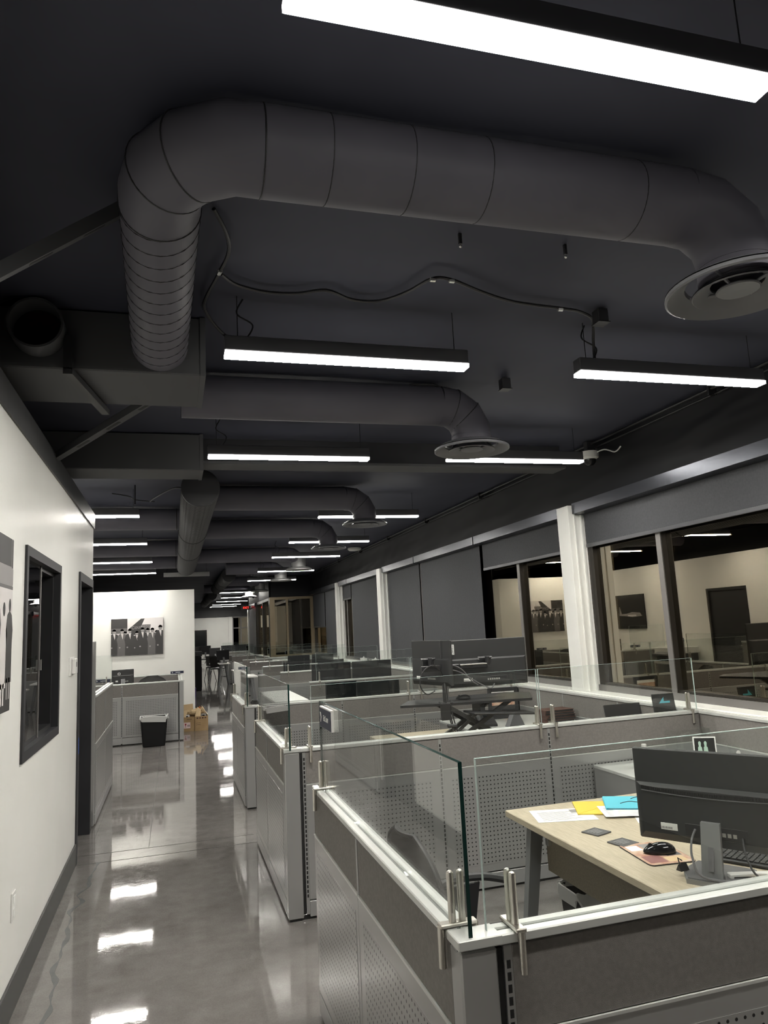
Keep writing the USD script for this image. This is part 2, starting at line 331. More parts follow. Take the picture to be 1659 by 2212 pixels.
def window(n, y0, y1, mull, label, x=XG):
    t = thing(f'window_{n}', label, 'window', kind='structure')
    part(t, 'window_frame', cat([bx(x-.03, x+.06, y0, y0+.09, SZ, 2.73), bx(x-.03, x+.06, y1-.09, y1, SZ, 2.73), bx(x-.03, x+.06, y0+.09, y1-.09, SZ, SZ+.075), bx(x-.03, x+.06, y0+.09, y1-.09, 2.66, 2.73)]), 'frame_dark')
    part(t, 'sill_rail', bx(x-.045, x-.03, y0, y1, SZ, SZ+.055), 'frame_grey')
    e = [y0+.09]+[v for m in mull for v in (m-.035, m+.035)]+[y1-.09]
    for m in mull:
        part(t, 'mullion', bx(x-.036, x+.06, m-.035, m+.035, SZ+.05, 2.70), 'frame_dark'); part(t, 'mullion_cover', bx(x-.044, x-.036, m-.03, m+.03, SZ+.01, 2.70), 'frame_grey')
    for a, b in zip(e[0::2], e[1::2]): part(t, 'pane', bx(x+.01, x+.02, a, b, SZ+.075, 2.66), 'window_glass')
window(2, -3.0, 3.28, [0.2, 1.8], 'dark window beyond the column at the right edge')
window(3, 3.52, 6.05, [4.98], 'dark window between the two nearest white columns')
window(4, 6.26, 12.72, [7.5, 9.0, 10.9], 'dark window half hidden behind the lowered blinds')
window(5, 12.95, 16.42, [15.6, 16.1], 'dark window with a narrow gap beside the third white column')
window(6, 16.60, 20.27, [18.4], 'dark window behind the far lowered blinds')
def blind(y0, y1, zb, label, chain=None):
    t = thing('roller_blind', label, 'blind', (3.768, y0, 2.60)); L = y1-y0; z = zb-2.60
    part(t, 'fascia', hull([(-.115, a, q) for a in (.004, L-.004) for q in (.015, .115)]+[(.02, a, q) for a in (.004, L-.004) for q in (0, .12)]), 'blind_fascia')
    part(t, 'cloth', bx(-.012, -.008, .035, L-.035, z+.03, .05), 'blind_cloth')
    part(t, 'hem_bar', bx(-.018, -.002, .035, L-.035, z, z+.036, .004), 'hem_bar')
    if chain:
        for m in ([tube([(-.06, chain, 0), (-.06, chain, -1.3)], .0035, 6), tube([(-.06, chain+.03, 0), (-.06, chain+.03, -1.3)], .0035, 6)]): part(t, 'bead_chain', m, 'bright_metal')
    return t
blind(-.3, 3.27, 1.95, 'charcoal roller blind half lowered beyond the column at the right edge')
blind(3.53, 6.04, 2.286, 'charcoal roller blind rolled up short over the largest window between two white columns', .06)
blind(6.27, 8.44, 2.275, 'charcoal roller blind rolled up short over the window left of the nearest full white column')
blind(8.46, 10.85, 1.0, 'fully lowered charcoal roller blind right behind the raised twin monitors')
blind(10.87, 12.71, 1.0, 'fully lowered charcoal roller blind just right of the second white column')
blind(12.96, 15.55, 1.0, 'fully lowered charcoal roller blind between the two thin far columns')
blind(15.57, 16.41, 2.28, 'narrow charcoal roller blind rolled up short over the slit of brown window')
blind(16.61, 18.5, 1.0, 'fully lowered charcoal roller blind left of the farthest white column')
blind(18.52, 20.2, 1.7, 'charcoal roller blind lowered halfway next to the bronze glazed corner')
# bronze glazed return wall at the far end of the windows
t = thing('window_7', 'bronze framed glazing across the window line far back', 'window', kind='structure')
part(t, 'window_frame', cat([bx(2.56, 2.70, 20.3, 20.42, .965, 2.6), bx(2.70, 3.78, 20.3, 20.4, 2.53, 2.6), bx(3.70, 3.8, 20.3, 20.4, .965, 2.53), bx(2.70, 3.7, 20.3, 20.4, .965, 1.02)]), 'bronze_frame')
part(t, 'mullion', bx(3.02, 3.07, 20.3, 20.4, 1.02, 2.53), 'bronze_frame')
part(t, 'mullion', bx(3.42, 3.46, 20.3, 20.4, 1.02, 2.53), 'frame_dark')
for a, b in ((2.70, 3.02), (3.07, 3.42), (3.46, 3.70)): part(t, 'pane', bx(a, b, 20.345, 20.355, 1.02, 2.53), 'dim_glass')
t = thing('window_8', 'dark framed glazing running on behind the bronze corner', 'window', kind='structure')
part(t, 'window_frame', cat([bx(2.56, 2.66, y, y+.12, .965, 2.6) for y in (20.45, 22.0, 23.6, 25.75)]+[bx(2.56, 2.66, 20.45, 25.8, 2.52, 2.6)]), 'frame_dark')
for a, b in ((20.57, 22.0), (22.12, 23.6), (23.72, 25.75)): part(t, 'pane', bx(2.62, 2.63, a, b, .965, 2.52), 'window_glass')
t = thing('roller_blind', 'fully lowered pale grey blind on the far window beyond the bronze corner', 'blind', (2.54, 23.75, .98))
part(t, 'cloth', bx(0, .008, 0, 2.0, 0, 1.5), 'hem_bar'); part(t, 'fascia', bx(-.03, .02, 0, 2.0, 1.5, 1.62), 'blind_fascia')
struct('trim_9', bx(2.50, 2.62, 25.9, 26.05, .9, 2.55), 'white_column')
t = thing('window_9', 'dark gridded window in the far end wall', 'window', kind='structure')
part(t, 'window_frame', cat([bx(x, x+.05, 35.95, 36.03, .95, 2.47) for x in (2.72, 3.10, 3.60, 4.2)]+[bx(2.72, 4.2, 35.95, 36.03, z, z+.05) for z in (.95, 1.9, 2.42)]), 'frame_grey')
part(t, 'pane', bx(2.72, 6, 36.0, 36.01, .95, 2.47), 'window_glass')
t = thing('window_10', 'black picture window in the far white wall', 'window', kind='structure')
part(t, 'window_frame', frame_rect(0, .86, 0, .98, 0, .03, .04).apply_transform(trimesh.transformations.rotation_matrix(-math.pi/2, (0, 0, 1))).apply_translation((.66, 35.99, .92)), 'frame_dark')
part(t, 'pane', bx(.70, 1.48, 35.975, 35.985, .96, 1.86), 'screen_black')

# ================================================================== CEILING SERVICES
lamp_group = 'linear ceiling lamps'
def lamp_geo(t):
    part(t, 'housing', bx(0, 1.19, -.034, .034, .020, .092, .004), 'lamp_housing')
    part(t, 'diffuser', bx(.003, 1.187, -.0355, .0355, 0, .001), 'lamp', sm=False)
    part(t, 'diffuser_rim', bx(0, 1.19, -.036, .036, .001, .020), 'lamp_rim', sm=False)
    h = CEIL-2.9-.092
    for x in (.06, 1.13): part(t, 'suspension_wire', tube([(x, 0, .09), (x, 0, .09+h)], .0022, 5), 'cable_black')
    part(t, 'power_cord', tube(smooth([(.10, 0, .09), (.13, 0, .16), (.06, .02, .22), (.09, .03, .09+h)]), .004, 6), 'cable_black')
lamps = [(.219, 1.258, 'nearest and largest glowing linear lamp along the top of the photo'),
 (.228, 3.206, 'glowing linear lamp left of centre in the second row, beside the spiral duct'),
 (2.047, 3.206, 'glowing linear lamp at the right edge in the second row'),
 (.241, 5.18, 'glowing linear lamp left of the second round diffuser, just before the dark beam'),
 (2.06, 5.15, 'glowing linear lamp between the second round diffuser and the dome camera'),
 (-1.53, 7.86, 'glowing linear lamp cut by the end of the left wall, nearest of the four there'),
 (-1.53, 10.22, 'second of the four glowing linear lamps above the white wall with the photo print'),
 (-1.53, 12.72, 'third of the four glowing linear lamps above the white wall with the photo print'),
 (-1.52, 14.95, 'lowest of the four glowing linear lamps, just over the top of the white wall'),
 (1.585, 7.99, 'glowing linear lamp crossing behind the third round diffuser'),
 (1.605, 10.33, 'glowing linear lamp crossing behind the fourth round diffuser'),
 (1.625, 12.41, 'glowing linear lamp just above the pale drum of the fifth diffuser'),
 (1.70, 15.3, 'glowing linear lamp between the fifth and sixth diffusers, seen thin and edge-on'),
 (1.745, 17.96, 'glowing linear lamp at the sixth and seventh diffusers far back'),
 (1.30, 22.8, 'glowing linear lamp behind the farthest diffusers'),
 (1.6, 26, 'nearest of the far cluster of lamps before the white end wall'),
 (1.6, 29, 'second lamp of the far cluster before the white end wall'),
 (1.6, 32, 'third lamp of the far cluster before the white end wall'),
 (1.6, 34.2, 'farthest lamp of the cluster before the white end wall'),
 (2.047, 1.258, 'glowing linear lamp just outside the frame on the right, in line with the nearest one')]
L0 = thing('linear_lamp', lamps[0][2], 'ceiling lamp', (lamps[0][0], lamps[0][1], 2.9), 0, lamp_group); lamp_geo(L0)
for x, y, lb in lamps[1:]: dup(L0, (x, y, 2.9), 0, lb)
t = thing('linear_lamp', 'unlit grey linear lamp past the end of the ribbed trunk duct', 'ceiling lamp', (-.2, 15.9, 2.9))
part(t, 'housing', bx(0, .94, -.034, .034, .012, .092, .004), 'panel_grey'); part(t, 'diffuser', bx(0, .94, -.03, .03, 0, .012), 'panel_grey')
for x in (.06, .88): part(t, 'suspension_wire', tube([(x, 0, .09), (x, 0, .305)], .0022, 5), 'cable_black')

# ducts
def ring_on(p, d, r, w=.004, n=32):
    u, v = frame_of(d); return tube([np.array(p)+r*(math.cos(a)*u+math.sin(a)*v) for a in np.linspace(0, 2*math.pi, n+1)], w, 5, cap=False)
def gored(pts, r, n=36): return tube(pts, r, n)
R10, ZD = .130, 3.055
def elbow(p, d0, d1, rad, n=5):
    c = np.array(p)+np.array(d1)*rad; return [c-np.array(d1)*rad*math.cos(a)+np.array(d0)*rad*math.sin(a) for a in np.linspace(0, math.pi/2, n)]
def diffuser(x, y, label, mat='diffuser_grey'):
    t = thing('round_diffuser', label, 'air diffuser', (x, y, 2.76), 0, 'round ceiling diffusers')
    part(t, 'outer_cone', lathe([(.245, .012), (.246, 0), (.238, -.004), (.195, .028), (.175, .035), (.172, .05), (.20, .04), (.245, .016)], 48), mat)
    part(t, 'middle_cone', lathe([(.155, -.002), (.150, -.006), (.105, .022), (.09, .03), (.09, .038), (.11, .03), (.155, .002)], 40), mat)
    part(t, 'center_disc', lathe([(.001, .004), (.07, .002), (.074, .006), (.07, .012), (.001, .02)], 32), mat)
    part(t, 'spoke', cat([tube([(.06*math.cos(a), .06*math.sin(a), .012), (.18*math.cos(a), .18*math.sin(a), .04)], .006, 6) for a in (.4, 1.97, 3.54, 5.1)]), mat)
    part(t, 'neck', lathe([(.128, .03), (.128, .10), (.001, .10), (.001, .095), (.12, .095), (.12, .03), (.128, .03)], 40), 'duct_black' if mat == 'diffuser_grey' else mat)
    return t
D0 = diffuser(1.93, 1.955, 'nearest round diffuser at the right edge, below the big duct')
dup(D0, (1.885, 4.27, 2.76), 0, 'round diffuser under the second duct, right above a glowing lamp')
dup(D0, (2.02, 7.6, 2.76), 0, 'third round diffuser from the camera, in front of a lamp')
dup(D0, (2.09, 9.9, 2.76), 0, 'fourth round diffuser from the camera, above the smoke detector')
DG = diffuser(2.23, 13.3, 'pale round diffuser on a light grey drum, nearest of the pale ones', 'duct_grey')
for x, y, lb in ((2.29, 16.1, 'second pale round diffuser on a light grey drum'), (2.27, 20.0, 'third pale round diffuser on a light grey drum'), (2.27, 23.0, 'farthest pale round diffuser, close to the bronze corner')): dup(DG, (x, y, 2.76), 0, lb)
# nearest duct: from the plenum box toward the camera, elbow, across, elbow down
t = thing('air_duct', 'big black round duct bending from the first plenum box across to the nearest diffuser', 'air duct', (0, 0, 0))
A = np.array([-.058, 3.47, 3.04]); B = np.array([-.036, 2.29, 3.055])
run = [A, B]
el = [np.array(p) for p in ((-.034, 2.22, ZD), (-.012, 2.11, ZD), (.055, 2.02, ZD), (.165, 1.957, ZD), (.255, 1.955, ZD))]
el2 = [np.array(p) for p in ((1.70, 1.955, ZD), (1.81, 1.955, ZD-.015), (1.90, 1.955, ZD-.08), (1.93, 1.955, ZD-.16), (1.93, 1.955, 2.85))]
part(t, 'duct_run', gored([A, B], R10), 'duct_black'); part(t, 'duct_elbow', gored([B]+el, R10), 'duct_black')
part(t, 'duct_run', gored([el[-1], el2[0]], R10), 'duct_black'); part(t, 'duct_elbow', gored(el2, R10), 'duct_black')
dd = B-A
def helix(p, q, r, pitch, w, n=20, ph=0):
    p, q = np.array(p, float), np.array(q, float); d = q-p; L = np.linalg.norm(d); d /= L; u, v = frame_of(d); k = int(L/pitch*n)
    return tube([p+d*(L*i/k)+r*(math.cos(2*math.pi*i/n+ph)*u+math.sin(2*math.pi*i/n+ph)*v) for i in range(k+1)], w, 4, cap=False)
part(t, 'spiral_seam', helix(A, B, R10, .092, .0026), 'slot_black')
for m in [ring_on(el[1], el[2]-el[0], R10, .003), ring_on(el[2], el[3]-el[1], R10, .003), ring_on(B, B-A, R10, .0035), ring_on(el[-1], (1, 0, 0), R10, .0025)]+[ring_on((x, 1.955, ZD), (1, 0, 0), R10, .0016) for x in (.45, .7, .95, 1.5)]: part(t, 'gore_seam', m, 'steel_black')
def branch(y, x0, x1, yd, zd, label, mat='duct_black', drum=None):
    t = thing('air_duct', label, 'air duct', (0, 0, 0))
    part(t, 'duct_run', gored([(x0, y, ZD), (x1-.22, y, ZD)], R10, 28), mat)
    e = [(x1-.22, y, ZD), (x1-.12, y, ZD-.015), (x1-.04, y, ZD-.07), (x1, y, ZD-.15), (x1, y, 2.85)]
    part(t, 'duct_elbow', gored(e, R10, 28), mat)
    for m in (ring_on(e[1], (1, 0, -.3), R10, .003, 24), ring_on(e[2], (.7, 0, -.7), R10, .003, 24)): part(t, 'gore_seam', m, 'steel_black')
    if drum: part(t, 'drop_collar', lathe([(R10+.004, 2.84), (R10+.004, 2.97)], 28, (x1, y, 0)), drum)
    return t
branch(4.27, .05, 1.885, 4.27, 2.77, 'black round duct crossing behind the first plenum box to the second diffuser')
branch(7.6, .385, 2.02, 7.6, 2.77, 'black branch duct leaving the ribbed trunk first on the right')
branch(9.9, .385, 2.09, 9.9, 2.77, 'black branch duct leaving the ribbed trunk second on the right')
branch(13.3, .385, 2.23, 13.3, 2.77, 'black branch duct leaving the ribbed trunk third on the right', drum='duct_grey')
branch(16.1, 1.1, 2.29, 16.1, 2.77, 'short dark branch duct to the second pale diffuser', drum='duct_grey')
branch(20.0, 1.395, 2.27, 20.0, 2.77, 'short dark branch duct to the third pale diffuser', drum='duct_grey')
branch(23.0, .9, 2.27, 23.0, 2.77, 'short dark branch duct to the farthest pale diffuser', drum='duct_grey')
for y, lb in ((9.0, 'dark cross duct left of the ribbed trunk, behind the upper left lamp'), (12.0, 'dark cross duct left of the ribbed trunk, behind the second left lamp'), (14.2, 'dark cross duct left of the ribbed trunk, just above the lowest left lamps')):
    t = thing('air_duct', lb, 'air duct', (0, 0, 0)); part(t, 'duct_run', gored([(-1.95, y, ZD), (.085, y, ZD)], R10, 28), 'duct_black'); part(t, 'duct_collar', cat([ring_on((.04, y, ZD), (1, 0, 0), R10, .006)]), 'steel_black')
def trunk(x, y0, y1, z, r, label, mat='trunk_grey'):
    t = thing('trunk_duct', label, 'air duct', (x, y0, z))
    part(t, 'duct_body', gored([(0, 0, 0), (0, y1-y0, 0)], r, 36), mat)
    part(t, 'spiral_rib', helix((0, .03, 0), (0, y1-y0-.02, 0), r-.001, .045, .006, 24), 'trunk_rib')
    for f in (.35, .62): part(t, 'joint_band', ring_on((0, (y1-y0)*f, 0), (0, 1, 0), r, .012), 'steel_black')
    part(t, 'end_cap', T(lathe([(.001, 0), (r-.01, 0), (r+.004, .006), (r+.004, .03)], 36), [('x', -90)], (0, -.004, 0)), 'black_paint')
trunk(.235, 6.5, 14.2, 2.89+.055, .165, 'ribbed black trunk duct running away down the hall, capped toward the camera')
trunk(1.25, 17.3, 22.5, 3.02, .16, 'second length of trunk duct farther back, above the end of the white wall')
trunk(1.30, 26, 33, 3.02, .16, 'farthest length of trunk duct above the far lamps')
# plenum boxes and beam
t = thing('plenum_box', 'black rectangular plenum box in front, with the spiral duct running into it', 'air plenum', (-1.2, 3.47, 2.90))
part(t, 'box_body', bx(0, 1.35, 0, .52, 0, .295, .006), 'plenum_black'); part(t, 'seam_flange', cat([bx(1.33, 1.356, -.006, .526, -.004, .295), bx(.2, .215, -.004, .524, -.004, .295)]), 'plenum_black')
t = thing('duct_stub', 'short open black duct stub on the left of the first plenum box', 'air duct', (-.59, 3.47, 3.07))
part(t, 'collar', T(lathe([(.118, 0), (.118, .12), (.108, .12), (.108, 0), (.118, 0)], 32), [('x', 90)], (0, .0, 0)), 'plenum_black'); part(t, 'dark_bore', T(lathe([(.001, .004), (.108, .004)], 24), [('x', 90)]), 'slot_black')
t = thing('channel_strap', 'bent black strut channel hugging the front plenum box', 'bracket', (-.46, 3.45, 2.89))
part(t, 'upright', bx(-.02, .02, -.03, .012, -.005, .16), 'steel_black'); part(t, 'channel', hull([(-.02, -.03, -.03), (.02, -.03, -.03), (-.02, -.03, 0), (.02, -.03, 0), (.09, .60, -.03), (.13, .60, -.03), (.09, .60, 0), (.13, .60, 0)]), 'steel_black')
t = thing('plenum_box', 'black rectangular plenum box behind, above the capped end of the trunk duct', 'air plenum', (-1.2, 5.62, 2.91))
part(t, 'box_body', bx(0, 1.42, 0, .36, 0, .285, .006), 'plenum_black'); part(t, 'seam_flange', bx(1.40, 1.426, -.006, .366, -.004, .285), 'plenum_black')
t = thing('ceiling_beam', 'dark beam crossing the ceiling just behind the third row of lamps', 'beam', (.226, 5.64, 2.97))
part(t, 'web', bx(0, 3.17, .09, .11, .02, .22), 'black_paint'); part(t, 'bottom_flange', bx(0, 3.17, 0, .24, 0, .02), 'plenum_black')
for (p, q, lb) in (((-.73, 2.27, 2.60), (-.19, 2.487, 3.13), 'diagonal black strut at the upper left behind the duct elbow'), ((-.72, 4.898, 2.82), (-.05, 4.01, 2.99), 'diagonal black strut behind the first plenum box')):
    p, q = np.array(p), np.array(q); q = p+(q-p)*1.14; t = thing('ceiling_strut', lb, 'strut', tuple(p)); d = q-p
    u = np.cross(d, (0, 0, 1)); u = u/np.linalg.norm(u)*.022; w = np.cross(u, d); w = w/np.linalg.norm(w)*.022
    part(t, 'channel', hull([s*u+r*w+e for s in (-1, 1) for r in (-1, 1) for e in ((0, 0, 0), d)]), 'plenum_black')
    for c in (.25, .5, .75): part(t, 'slot', hull([d*f+s*u*.4+r*w*1.04 for s in (-1, 1) for r in (-1, 1) for f in (c-.05, c+.05)]), 'slot_black')
# flexible cables on the deck
def cable(pts, label, z=3.165, r=.008, name='flexible_conduit'):
    P = smooth([(p[0], p[1], p[2] if len(p) > 2 else z) for p in pts], 5); o = np.array([P[0][0], P[0][1], z]); t = thing(name, label, 'cable', tuple(o))
    part(t, 'cable', tube([q-o for q in P], r, 7), 'cable_black'); return t, o
t, o = cable([(.148, 2.498, 3.19), (.199, 2.609), (.219, 2.745), (.196, 2.911), (.148, 3.173), (.146, 3.295), (.192, 3.446), (.263, 3.5, 3.12), (.315, 3.25, 3.0)], 'looping black flexible conduit hanging beside the spiral duct')
part(t, 'connector', tube([(.196-o[0], 2.90-o[1], -.004), (.19-o[0], 2.93-o[1], -.004)], .011), 'bright_metal')
t, o = cable([(.202, 2.943), (.27, 3.024), (.397, 3.073), (.543, 3.065), (.671, 3.01), (.807, 3.081), (.94, 3.072), (1.041, 2.958), (1.109, 2.819), (1.2, 2.81), (1.384, 2.896), (1.586, 2.969), (1.856, 2.994), (1.981, 3.016), (2.099, 3.097), (2.16, 3.2, 3.10), (2.17, 3.22, 3.0)], 'long wavy black flexible conduit draped across the deck between the two ducts')
for q in ((1.112, 2.815), (1.2, 2.81), (1.85, 2.994)): part(t, 'connector', tube([(q[0]-o[0]-.012, q[1]-o[1], -.006), (q[0]-o[0]+.012, q[1]-o[1], -.006)], .0105), 'bright_metal')
cable([(1.3, 4.33), (1.404, 4.262), (1.502, 4.186), (1.629, 4.187), (1.717, 4.296)], 'short curved black cable above the second duct')
cable([(-.62, 8.0, 3.18), (-.45, 8.1), (-.40, 8.3), (-.2, 8.4)], 'thin black cable on the deck above the upper left lamp', r=.006)
cable([(-.25, 8.4), (-.18, 7.8, 3.1), (0, 7.4, 3.12), (.1, 7.3, 3.1)], 'black cable arching into the trunk duct near its cap', r=.009)
t = thing('hanger_rod', 'thin black hanger rod dropping from the deck left of the trunk cap', 'rod', (-.37, 7.6, 2.99)); part(t, 'rod', tube([(0, 0, 0), (0, 0, .2)], .007), 'cable_black')
for k, (x, y, lb) in enumerate(((1.117, 2.499, 'small black deck anchor left of the pair under the big duct'), (1.591, 2.494, 'small black deck anchor right of the pair under the big duct'))):
    t = thing('deck_anchor', lb, 'anchor', (x, y, 3.14)); part(t, 'pin', bx(-.006, .006, -.006, .006, .015, .06), 'cable_black'); part(t, 'tip', balls([((0, 0, .006), .007)]), 'bright_metal')
for x, y, lb in ((2.10, 3.03, 'black junction box on the deck where the wavy conduit ends'), (2.062, 4.075, 'black junction box on the deck above the second round diffuser')):
    t = thing('junction_box', lb, 'electrical box', (x, y, 3.12)); part(t, 'box', bx(-.03, .03, -.03, .03, 0, .07, .004), 'black_paint'); part(t, 'cover_plate', bx(-.034, .034, -.034, .034, -.005, 0), 'steel_black')
# dome camera, smoke detector, exit sign
t = thing('dome_camera', 'white dome security camera on the black film above the windows', 'security camera', (3.585, 5.55, 2.985))
part(t, 'mount', lathe([(.001, .115), (.080, .115), (.084, .105), (.080, .060), (.058, .045)], 32), 'plastic_white'); part(t, 'dome', lathe([(.056, .045), (.052, .018), (.032, -.004), (.001, -.012)], 24), 'plastic_gloss'); part(t, 'lens', balls([((-.014, -.02, .014), .014)]), 'bright_metal'); part(t, 'mount_bracket', bx(-.03, .05, -.03, .03, .115, .21), 'black_paint')
part(t, 'network_cable', tube(smooth([(.04, -.03, .10), (.03, -.20, .09), (.02, -.36, .03), (.01, -.46, .05)]), .006), 'plastic_white')
t = thing('smoke_detector', 'small white round smoke detector on the ceiling far back', 'smoke detector', (3.40, 13.66, 3.13)); part(t, 'base', lathe([(.001, .06), (.13, .06), (.135, .03)], 28), 'plastic_white'); part(t, 'cover', lathe([(.135, .03), (.10, .005), (.001, 0)], 28), 'plastic_white')
t = thing('dome_camera', 'tiny white dome camera hanging far back beside the exit sign', 'security camera', (2.50, 24.0, 2.80)); part(t, 'mount', lathe([(.001, .1), (.07, .1), (.07, .04), (.05, .02)], 20), 'plastic_white'); part(t, 'dome', lathe([(.05, .02), (.03, -.03), (.001, -.04)], 16), 'plastic_gloss')
t = thing('exit_sign', 'small glowing red EXIT sign hanging far back', 'exit sign', (2.20, 24.9, 2.43)); part(t, 'case', bx(0, .30, 0, .03, 0, .14), 'plastic_black')
part(t, 'lettering', T(meshkit.text_mesh('EXIT', .062, .004, True), [('x', 90)], (.045, -.001, .04)), 'exit_red', sm=False); part(t, 'hanger', tube([(.15, .015, .14), (.15, .015, .76)], .008), 'cable_black')
# ================================================================== CUBICLES
def parts(t, name, meshes, mat, **k):
    for m in meshes: part(t, name, m, mat, **k)
PT = .03                                              # half thickness of a partition
def partition(label, loc, rot, L, seams=(), h=.956, joint=.746, post0=False, post1=False, perf=True, base=.10, group=None):
    t = thing('cubicle_partition', label, 'cubicle partition', loc, rot, group)
    a = -.10 if post0 else 0; b = L+(.08 if post1 else 0)
    for y0, y1 in ((-PT-.003, -.005), (.005, PT+.003)): part(t, 'top_cap', bx(a, b, y0, y1, h-.022, h, .003), 'panel_cap')
    part(t, 'cap_channel', bx(a, b, -.012, .012, h-.03, h-.008), 'panel_grey')
    e = [0]+list(seams)+[L]
    for i, (s0, s1) in enumerate(zip(e[:-1], e[1:])):
        g = .010 if rot == 0 else .0035; x0, x1 = s0+(g if i else (.026 if post0 else .004)), s1-(g if i < len(e)-2 else .004)
        part(t, 'fabric_panel', bx(x0, x1, -PT+.003, PT-.003, joint+.004, h-.026, .002), 'fabric')
        p = part(t, 'perforated_panel', bx(x0, x1, -PT, PT, base+.008, joint, .002), 'panel_grey')
        part(t, 'panel_lip', bx(x0, x1, -PT-.0022, PT+.0022, joint-.004, joint+.003), 'panel_cap')
        if perf:
            P = .0254; u0, u1 = math.ceil((x0+.035)/P)*P, math.floor((x1-.035)/P)*P; w0, w1 = math.ceil((base+.035)/P)*P, math.floor((joint-.035)/P)*P
            for sy in (-1, 1): part(p, 'perforated_sheet', bx(u0, u1, sy*PT, sy*(PT+.0012), w0, w1), 'perforated')
        part(t, 'base_panel', bx(x0, x1, -PT, PT, .016, base, .002), 'panel_base'); part(t, 'floor_seal', bx(s0-(.016 if post0 and not i else 0), s1, -.014, .014, 0, .0155), 'rubber')
        part(t, 'glide_foot', bx(x0+.10, x0+.15, -.02, .02, 0, .018), 'rubber'); part(t, 'glide_foot', bx(x1-.15, x1-.10, -.02, .02, 0, .018), 'rubber')
    for s in (list(seams)+([.016] if post0 else []) if rot == 0 else seams):
        p = part(t, 'slotted_standard', bx(s-.010, s+.010, -PT+.004, PT-.0035, .03, h-.026) if rot == 0 else bx(s-.0099, s+.0099, -PT+.001, PT-.001, .03, h-.026), 'panel_grey')
        if rot: continue
        sl = [bx(s-.0045, s+.0045, sy*(PT-.005), sy*(PT-.003), z, z+.017) for z in np.arange(base+.02, h-.06, .0254) for sy in (-1, 1)]
        part(p, 'standard_slots', cat(sl), 'slot_black', sm=False, kind='stuff')
    for on, x0, x1 in ((post0, -.10, -.012), (post1, L+.012, L+.08)):
        if on:
            part(t, 'corner_post', bx(x0, x1, -PT-.002, PT+.002, .014, h-.024, .004), 'panel_grey'); part(t, 'post_shadow_gap', bx(*((-.012, .004) if x0 < 0 else (L-.004, L+.012)), -PT+.008, PT-.008, .03, h-.03), 'slot_black')
            part(t, 'corner_cap', bx(x0-.004, x1+.014, -PT-.005, PT+.005, h-.020, h+.0012, .002), 'panel_cap')
            part(t, 'leveling_foot', bx(x0+.008, x1-.008, -PT+.008, PT-.008, 0, .014), 'rubber')
    return t
def screen(label, loc, rot, x0, x1, clamps, z0=.952, z1=1.325, legs=True, sign=None):
    t = thing('glass_screen', label, 'glass screen', loc, rot)
    ge = 'glass_edge' if rot else 'glass_edge_light'
    p = part(t, 'glass_pane', bx(x0, x1, -.0045, .0045, z0, z1), 'screen_glass', sm=False)
    part(p, 'polished_edge', bx(x0-.0008, x0+.0004, -.0047, .0047, z0, z1), ge); part(p, 'polished_edge', bx(x1-.0004, x1+.0008, -.0047, .0047, z0, z1), ge)
    part(p, 'top_edge', bx(x0, x1, -.0047, .0047, z1-.0004, z1+.0008), ge)
    for c in clamps:
        q = part(t, 'clamp', cat([balls([((c, s*.0125, .945), .0085), ((c, s*.0125, 1.07), .0085)], 2) for s in (-1, 1)]), 'brushed_nickel')
        part(q, 'cross_plate', bx(c-.013, c+.013, -.046, .046, .957, .966, .002), 'brushed_nickel')
        for s in (-1, 1): part(q, 'hook_leg', tube([(c, s*.042, .872), (c, s*.042, .960)], .0088, 12), 'brushed_nickel')
    return t
# first (nearest) cubicle
partition('nearest cubicle partition, running along the aisle in the lower middle of the photo', (.630, 1.68, 0), 90, 1.712, [.90])
partition('nearest cross partition along the bottom right corner, in front of the wood desk', (.700, 1.646, 0), 0, 2.86, [1.43], post0=True)
screen('nearest glass screen, running along the aisle over the closest partition', (.630, 1.68, 0), 90, -.058, 1.62, [.02, 1.60], z1=1.332)
screen('glass screen along the bottom right in front of the monitor', (.700, 1.646, 0), 0, -.022, 1.40, [.045, 1.36], z1=1.332)
screen('far half of the glass screen in front of the monitor, beyond the right edge', (.700, 1.646, 0), 0, 1.412, 2.84, [1.46, 2.8], z1=1.332)
partition('partition under the window sill behind the black monitor', (3.575, 1.68, 0), 90, 2.76, [1.38])
# second cubicle
partition('second aisle partition, just past the opening behind the nearest one', (.656, 4.52, 0), 90, 1.574, [.81])
partition('second cross partition, wide fabric and pegboard wall behind the wood desk', (.726, 4.483, 0), 0, 2.85, [.88, 1.647], post0=True, post1=True)
screen('second glass screen along the aisle, standing on the second aisle partition', (.656, 4.52, 0), 90, -.10, 1.50, [-.03, 1.45], z1=1.335)
screen('left glass pane on the wall behind the wood desk', (.726, 4.483, 0), 0, .075, 1.60, [.058, 1.585], z1=1.315)
screen('right glass pane on the wall behind the wood desk, below the window reflections', (.726, 4.483, 0), 0, 1.615, 2.84, [1.70, 2.775], z1=1.315)
partition('partition under the window sill behind the stack of brown books', (3.575, 4.53, 0), 90, 2.72, [.9, 1.8])
# third cubicle
partition('third aisle partition, the farthest one along the polished floor', (.680, 7.37, 0), 90, 1.51, [.76])
partition('third cross partition, behind the sit-stand platform', (.760, 7.33, 0), 0, 2.80, [.86, 1.62], post0=True, post1=True)
screen('third glass screen along the aisle, with a navy strip sign behind it', (.680, 7.37, 0), 90, -.10, 1.45, [-.03, 1.42], z1=1.33)
screen('glass pane on the third cross partition left of the raised twin monitors', (.760, 7.33, 0), 0, .075, 1.60, [.058, 1.57], z1=1.315, legs=False)
screen('glass pane on the third cross partition behind the raised twin monitors', (.760, 7.33, 0), 0, 1.615, 2.78, [1.70, 2.72], z1=1.315, legs=False)
partition('partition under the window sill in the third cubicle', (3.575, 7.38, 0), 90, 2.58, [1.29])
